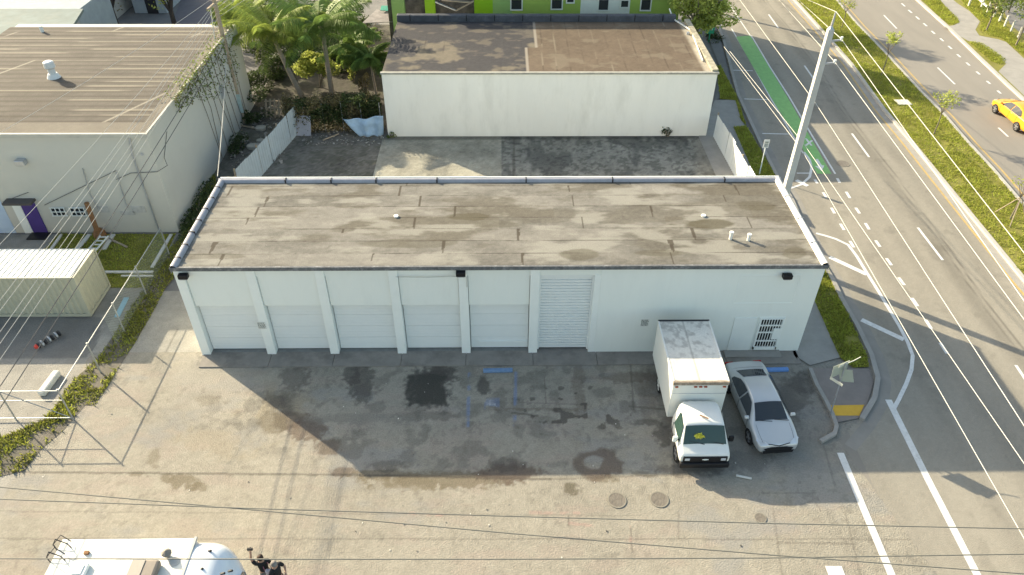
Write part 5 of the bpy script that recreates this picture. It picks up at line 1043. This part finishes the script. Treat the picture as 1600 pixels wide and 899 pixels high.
MB().box(BX1-.05, -BW-.01, BZ1-.1, BX1+.03, BW+.01, BZ1-.02).build('rear_trim', dark_metal, T, world=False)
MB().box(BX0-.01, -BW+.05, 2.12, BX0, BW-.05, 2.14).build('panel_seam', grey_metal, T, world=False)
for y in (-.2, 0, .2, -.95, .95): MB().box(BX0-.05, y-.06, 2.50, BX0-.0, y+.06, 2.55).build('marker_light', mat('amber_lens', (.35, .07, .03), .3), T, world=False)
MB().box(.9, -.6, .38, 5.6, .6, .70).build('chassis', dark_metal, T, world=False)
MB().beam((1.02, -.15, 1.965), (1.2, .15, 1.975), .05, .02).build('roof_debris', wood_brown, T, world=False)
BASE[T.name] = None
# motorhome
RV = thing('motorhome', 'white motorhome seen from above at the bottom left with rounded front cap', 'motorhome', (0, 0, 0))
rvm = mat('motorhome_gelcoat', (.77, .76, .71), .35, .02, 1, coat=.3); RZ = 3.15
rx0, rx1, ry0, ry1 = -13.85, -9.66, 11.0, 13.32
MB().box(rx0, ry0, .45, rx1, ry1, RZ-.02).build('body', rvm, RV, bevel=.06)
MB().box(rx0+.03, ry0+.03, RZ-.02, rx1, ry1-.03, RZ).build('roof', mat('motorhome_roof', (.75, .735, .66), .6, .03, .8), RV)
V = []; F_ = []; n = 12; nx = 12
for i in range(nx+1):
    t = i/nx; x = rx1+.01+t*1.40; zc = RZ+.05-.9*t**4.0; ye = ry1-.5*t**4.0; yl = ry0+.5*t**4.0
    for j in range(n+1):
        s_ = j/n; y = yl+(ye-yl)*s_; e_ = abs(2*s_-1)**6; V.append((x, y, zc-.35*e_))
for i in range(nx):
    for j in range(n): a = i*(n+1)+j; F_.append((a, a+n+1, a+n+2, a+1))
k = len(V)
for i in range(nx+1): V += [(V[i*(n+1)][0], V[i*(n+1)][1], .6), (V[i*(n+1)+n][0], V[i*(n+1)+n][1], .6)]
for i in range(nx): F_ += [(i*(n+1), k+2*i, k+2*i+2, (i+1)*(n+1)), (i*(n+1)+n, (i+1)*(n+1)+n, k+2*i+3, k+2*i+1)]
for j in range(n): a = nx*(n+1)+j; 
F_.append(tuple(nx*(n+1)+j for j in range(n+1))+(k+2*nx+1, k+2*nx))
cpm = mat('motorhome_cap_gelcoat', (.70, .73, .76), .25, .02, 1, coat=.5)
MB().add(V, F_).build('front_cap', cpm, RV, smooth=True)
MB().box(rx1-.03, ry0, RZ-.0, rx1+.05, ry1-.02, RZ+.075).build('cap_seam', mat('seam_grey', (.42, .42, .4), .6), RV)
def rvp(u, v, z): return G3(u, v, z)
x, y, _ = rvp(222, 888, RZ+.3); ac = MB().box(x-.42, y-.9, RZ, x+.42, y+.32, RZ+.28).build('air_conditioner', mat('tan_plastic', (.22, .19, .16), .6), RV, bevel=.08); MB().box(x-.38, y-.85, RZ+.28, x+.0, y+.28, RZ+.30).build('ac_lid', mat('tan_plastic_light', (.33, .30, .26), .6), ac)
x, y, _ = rvp(122, 891, RZ+.12); hv = MB().box(x-.24, y-.24, RZ, x+.24, y+.24, RZ+.14).build('roof_hatch', white_trim, RV, bevel=.03); MB().box(x-.15, y-.15, RZ+.14, x+.15, y+.15, RZ+.17).build('hatch_lid', rvm, hv, bevel=.02)
x, y, _ = rvp(260, 864, RZ+.2); MB().tube([(x, y, RZ), (x, y, RZ+.2), (x+.02, y, RZ+.34)], [.06, .16, .02], 8).build('roof_vent', mat('brown_vent_plastic', (.22, .20, .17), .6), RV)
x, y, _ = rvp(273, 878, RZ); MB().tube([(x, y, RZ), (x, y, RZ+.02)], .16, 18).build('antenna_base', mat('seam_grey', (.42, .42, .4)), RV)
x, y, _ = rvp(136, 865, RZ); MB().box(x-.07, y-.05, RZ, x+.07, y+.05, RZ+.08).build('plumbing_vent', wood_brown, RV)
for u, v in [(327, 861), (314, 889), (348, 896), (360, 892)]:
    x, y, _ = rvp(u, v, RZ); MB().beam((x-.07, y+.0, RZ-.04), (x+.08, y-.03, RZ+.06), .05, .06).build('clearance_light', blackm, RV)
for k, yy in enumerate((13.05, 12.62)):
    t = MB(); t.tube([(rx0-.08, yy, 1.2), (rx0-.12, yy, RZ+.1), (rx0+.05, yy, RZ+.38), (rx0+.38, yy-.05, RZ+.22), (rx0+.42, yy-.05, RZ+.0)], .018, 6); t.tube([(rx0-.12, yy, RZ+.1), (rx0+.1, yy+.2, RZ+.3), (rx0+.4, yy+.1, RZ+.1)], .015, 5); t.build('ladder_rail', dark_metal, RV)
for k in range(5): MB().tube([(rx0-.1, 13.05, 1.4+k*.35), (rx0-.1, 12.62, 1.4+k*.35)], .015, 5).build('ladder_rung', dark_metal, RV)
for x in (-12.6, -8.7):
    for yy, s_ in ((ry1-.2, 1), (ry0+.2, -1)): MB().tube([(x, yy-.13, .38), (x, yy+.13, .38)], .38, 20).build('wheel', rubber, RV)
MB().box(rx0, ry0, .3, rx1, ry1-.003, .45).build('skirt', grey_metal, RV)

# ================================================================ PEOPLE
skin = mat('skin', (.42, .25, .17), .6, .05, 3)
def skinned(name, verts, edges, radii, m, parent, root=0, sub=2):
    me = bpy.data.meshes.new(name); me.from_pydata(verts, edges, []); me.materials.append(m); o = link(bpy.data.objects.new(name, me)); o.parent = parent
    q = o.modifiers.new('skin', 'SKIN'); q.use_smooth_shade = True; me.skin_vertices.new()if not me.skin_vertices else None
    for i, r in enumerate(radii): me.skin_vertices[0].data[i].radius = (r, r) if not hasattr(r, '__len__') else r; me.skin_vertices[0].data[i].use_root = (i == root)
    q = o.modifiers.new('sub', 'SUBSURF'); q.levels = sub; q.render_levels = sub; return o
def person(label, loc, rz, arms, shirt, trousers, hair, bag=None, cap=None):
    o = thing('person', label, 'person', loc, rz)
    J = [(0, 0, .95), (0, 0, 1.12), (0, .0, 1.32), (0, 0, 1.46), (0, .01, 1.55), (0, .02, 1.63), (0, .02, 1.72)]; r = [(.15, .11), (.13, .10), (.17, .11), (.10, .08), .055, (.075, .09), (.06, .075)]
    E = [(i, i+1) for i in range(6)]
    def add(chain, rr, start):
        p = start
        for c, q in zip(chain, rr): J.append(c); r.append(q); E.append((p, len(J)-1)); p = len(J)-1
        return p
    for s_, (el, wr) in zip((-1, 1), arms):
        p = add([(s_*.20, 0, 1.42), el, wr], [.06, .043, .032], 3); w = Vector(wr); d = (w-Vector(el)).normalized(); side = d.cross(Vector((0, 0, 1)) if abs(d.z) < .9 else Vector((0, 1, 0))).normalized()
        p = add([tuple(w+d*.07)], [(.035, .02)], p)
        for k, (off, ln) in enumerate([(-.028, .062), (-.009, .075), (.010, .070), (.028, .055)]):
            q = w+d*.085+side*off; add([tuple(q), tuple(q+d*ln*.55), tuple(q+d*ln-Vector((0, .012, 0)))], [.010, .009, .008], p)
        q = w+d*.03+side*.04; add([tuple(q), tuple(q+d*.03+side*.025)], [.012, .010], p-1)
    for s_ in (-1, 1): add([(s_*.10, 0, .88), (s_*.11, .02, .48), (s_*.11, -.01, .09), (s_*.12, .13, .04)], [.085, .06, .042, .035], 0)
    skinned('body', J, E, r, skin, o)
    v = [(0, 0, .90), (0, 0, 1.12), (0, 0, 1.33), (0, 0, 1.46)]; e = [(0, 1), (1, 2), (2, 3)]; rr = [(.175, .135), (.155, .125), (.195, .14), (.11, .09)]
    for s_, (el, wr) in zip((-1, 1), arms):
        el = Vector(el); sh = Vector((s_*.20, 0, 1.42)); k = len(v); v += [tuple(sh), tuple(sh.lerp(el, .75))]; e += [(3, k), (k, k+1)]; rr += [.082, .062]
    skinned('shirt', v, e, rr, shirt, o)
    v = [(0, 0, .98), (0, 0, .86)]; e = [(0, 1)]; rr = [(.16, .125), (.15, .12)]
    for s_ in (-1, 1): k = len(v); v += [(s_*.105, 0, .80), (s_*.112, .02, .48), (s_*.112, -.01, .12)]; e += [(1, k), (k, k+1), (k+1, k+2)]; rr += [.10, .08, .065]
    skinned('trousers', v, e, rr, trousers, o)
    t = MB(); n = 10; vs = []
    for i in range(6):
        ph = i/5*1.75
        for j in range(n): a = j/n*6.2832; vs.append((math.sin(ph)*.092*math.cos(a), .005+math.sin(ph)*.108*math.sin(a), 1.665+math.cos(ph)*.115))
    t.add(vs, [(i*n+j, i*n+(j+1) % n, (i+1)*n+(j+1) % n, (i+1)*n+j) for i in range(5) for j in range(n)]); t.build('hair', hair, o, world=False, smooth=True, solid=.015)
    f = MB()
    f.tube([(0, .105, 1.655), (0, .125, 1.63), (0, .105, 1.625)], [.008, .014, .01], 6); f.build('nose', skin, o, world=False)
    for s_ in (-1, 1): MB().tube([(s_*.033, .09, 1.665), (s_*.033, .104, 1.665)], [.012, .009], 8).build('eye', blackm, o, world=False); MB().tube([(s_*.083, .0, 1.62), (s_*.092, -.005, 1.67)], [.012, .016], 6).build('ear', skin, o, world=False)
    MB().tube([(-.025, .098, 1.595), (0, .104, 1.593), (.025, .098, 1.595)], .006, 5).build('mouth', mat('lips', (.3, .1, .09)), o, world=False)
    for s_ in (-1, 1): MB().box(s_*.115-.05, -.07, 0, s_*.115+.05, .20, .09).build('shoe', blackm, o, world=False, bevel=.03)
    return o
blk = mat('black_cloth', (.02, .02, .022), .85, .2, 4); grayc = mat('grey_cloth', (.16, .15, .15), .85, .2, 4); brownh = mat('brown_hair', (.05, .03, .02), .6, .3, 9); jeans = mat('dark_trousers', (.05, .05, .055), .85, .2, 4)
hx, hy = G(407, 872, 1.65)
person('person in a dark top with a pale bag raising one arm high', (hx, hy-.02, .012), R(20), [((-.30, .10, 1.62), (-.24, .16, 1.90)), ((.24, .05, 1.15), (.14, .20, 1.02))], blk, grayc, brownh)
d_ = MB(); hv_ = thing('handheld_camera', 'small dark handheld device held up by the raised hand', 'camera', (hx, hy, 0)); c_, s__ = math.cos(R(20)), math.sin(R(20)); qx = hx+(-.24)*c_-.17*s__; qy = hy+(-.24)*s__+.17*c_
MB().box(qx-.09, qy-.035, 2.0, qx+.09, qy+.035, 2.09).build('camera_body', blackm, hv_, bevel=.01); MB().tube([(qx, qy+.035, 2.045), (qx, qy+.06, 2.045)], .03, 12).build('lens', glass_dark, hv_)
bx, by = G(404, 885, 1.2); bg_ = thing('shoulder_bag', 'pale pink and white bag carried by the person with a raised arm', 'bag', (hx+.2, hy-.15, 1.0)); MB().box(hx+.10, hy-.24, 1.0, hx+.30, hy-.12, 1.22).build('pouch', mat('pale_bag_cloth', (.6, .55, .6), .8), bg_, bevel=.04); MB().tube([(hx+.1, hy-.2, 1.22), (hx-.02, hy-.02, 1.5), (hx+.14, hy-.0, 1.5), (hx+.3, hy-.12, 1.25)], .012, 5).build('strap', mat('pink_strap', (.5, .2, .25)), bg_)
hx, hy = G(428, 882, 1.66)
person('person in a black shirt with grey hair standing right of the raised arm', (hx, hy, .012), R(-120), [((-.28, .10, 1.20), (-.12, .28, 1.15)), ((.30, .02, 1.15), (.18, .22, 1.05))], blk, jeans, mat('grey_hair', (.22, .20, .18), .7, .3, 9))
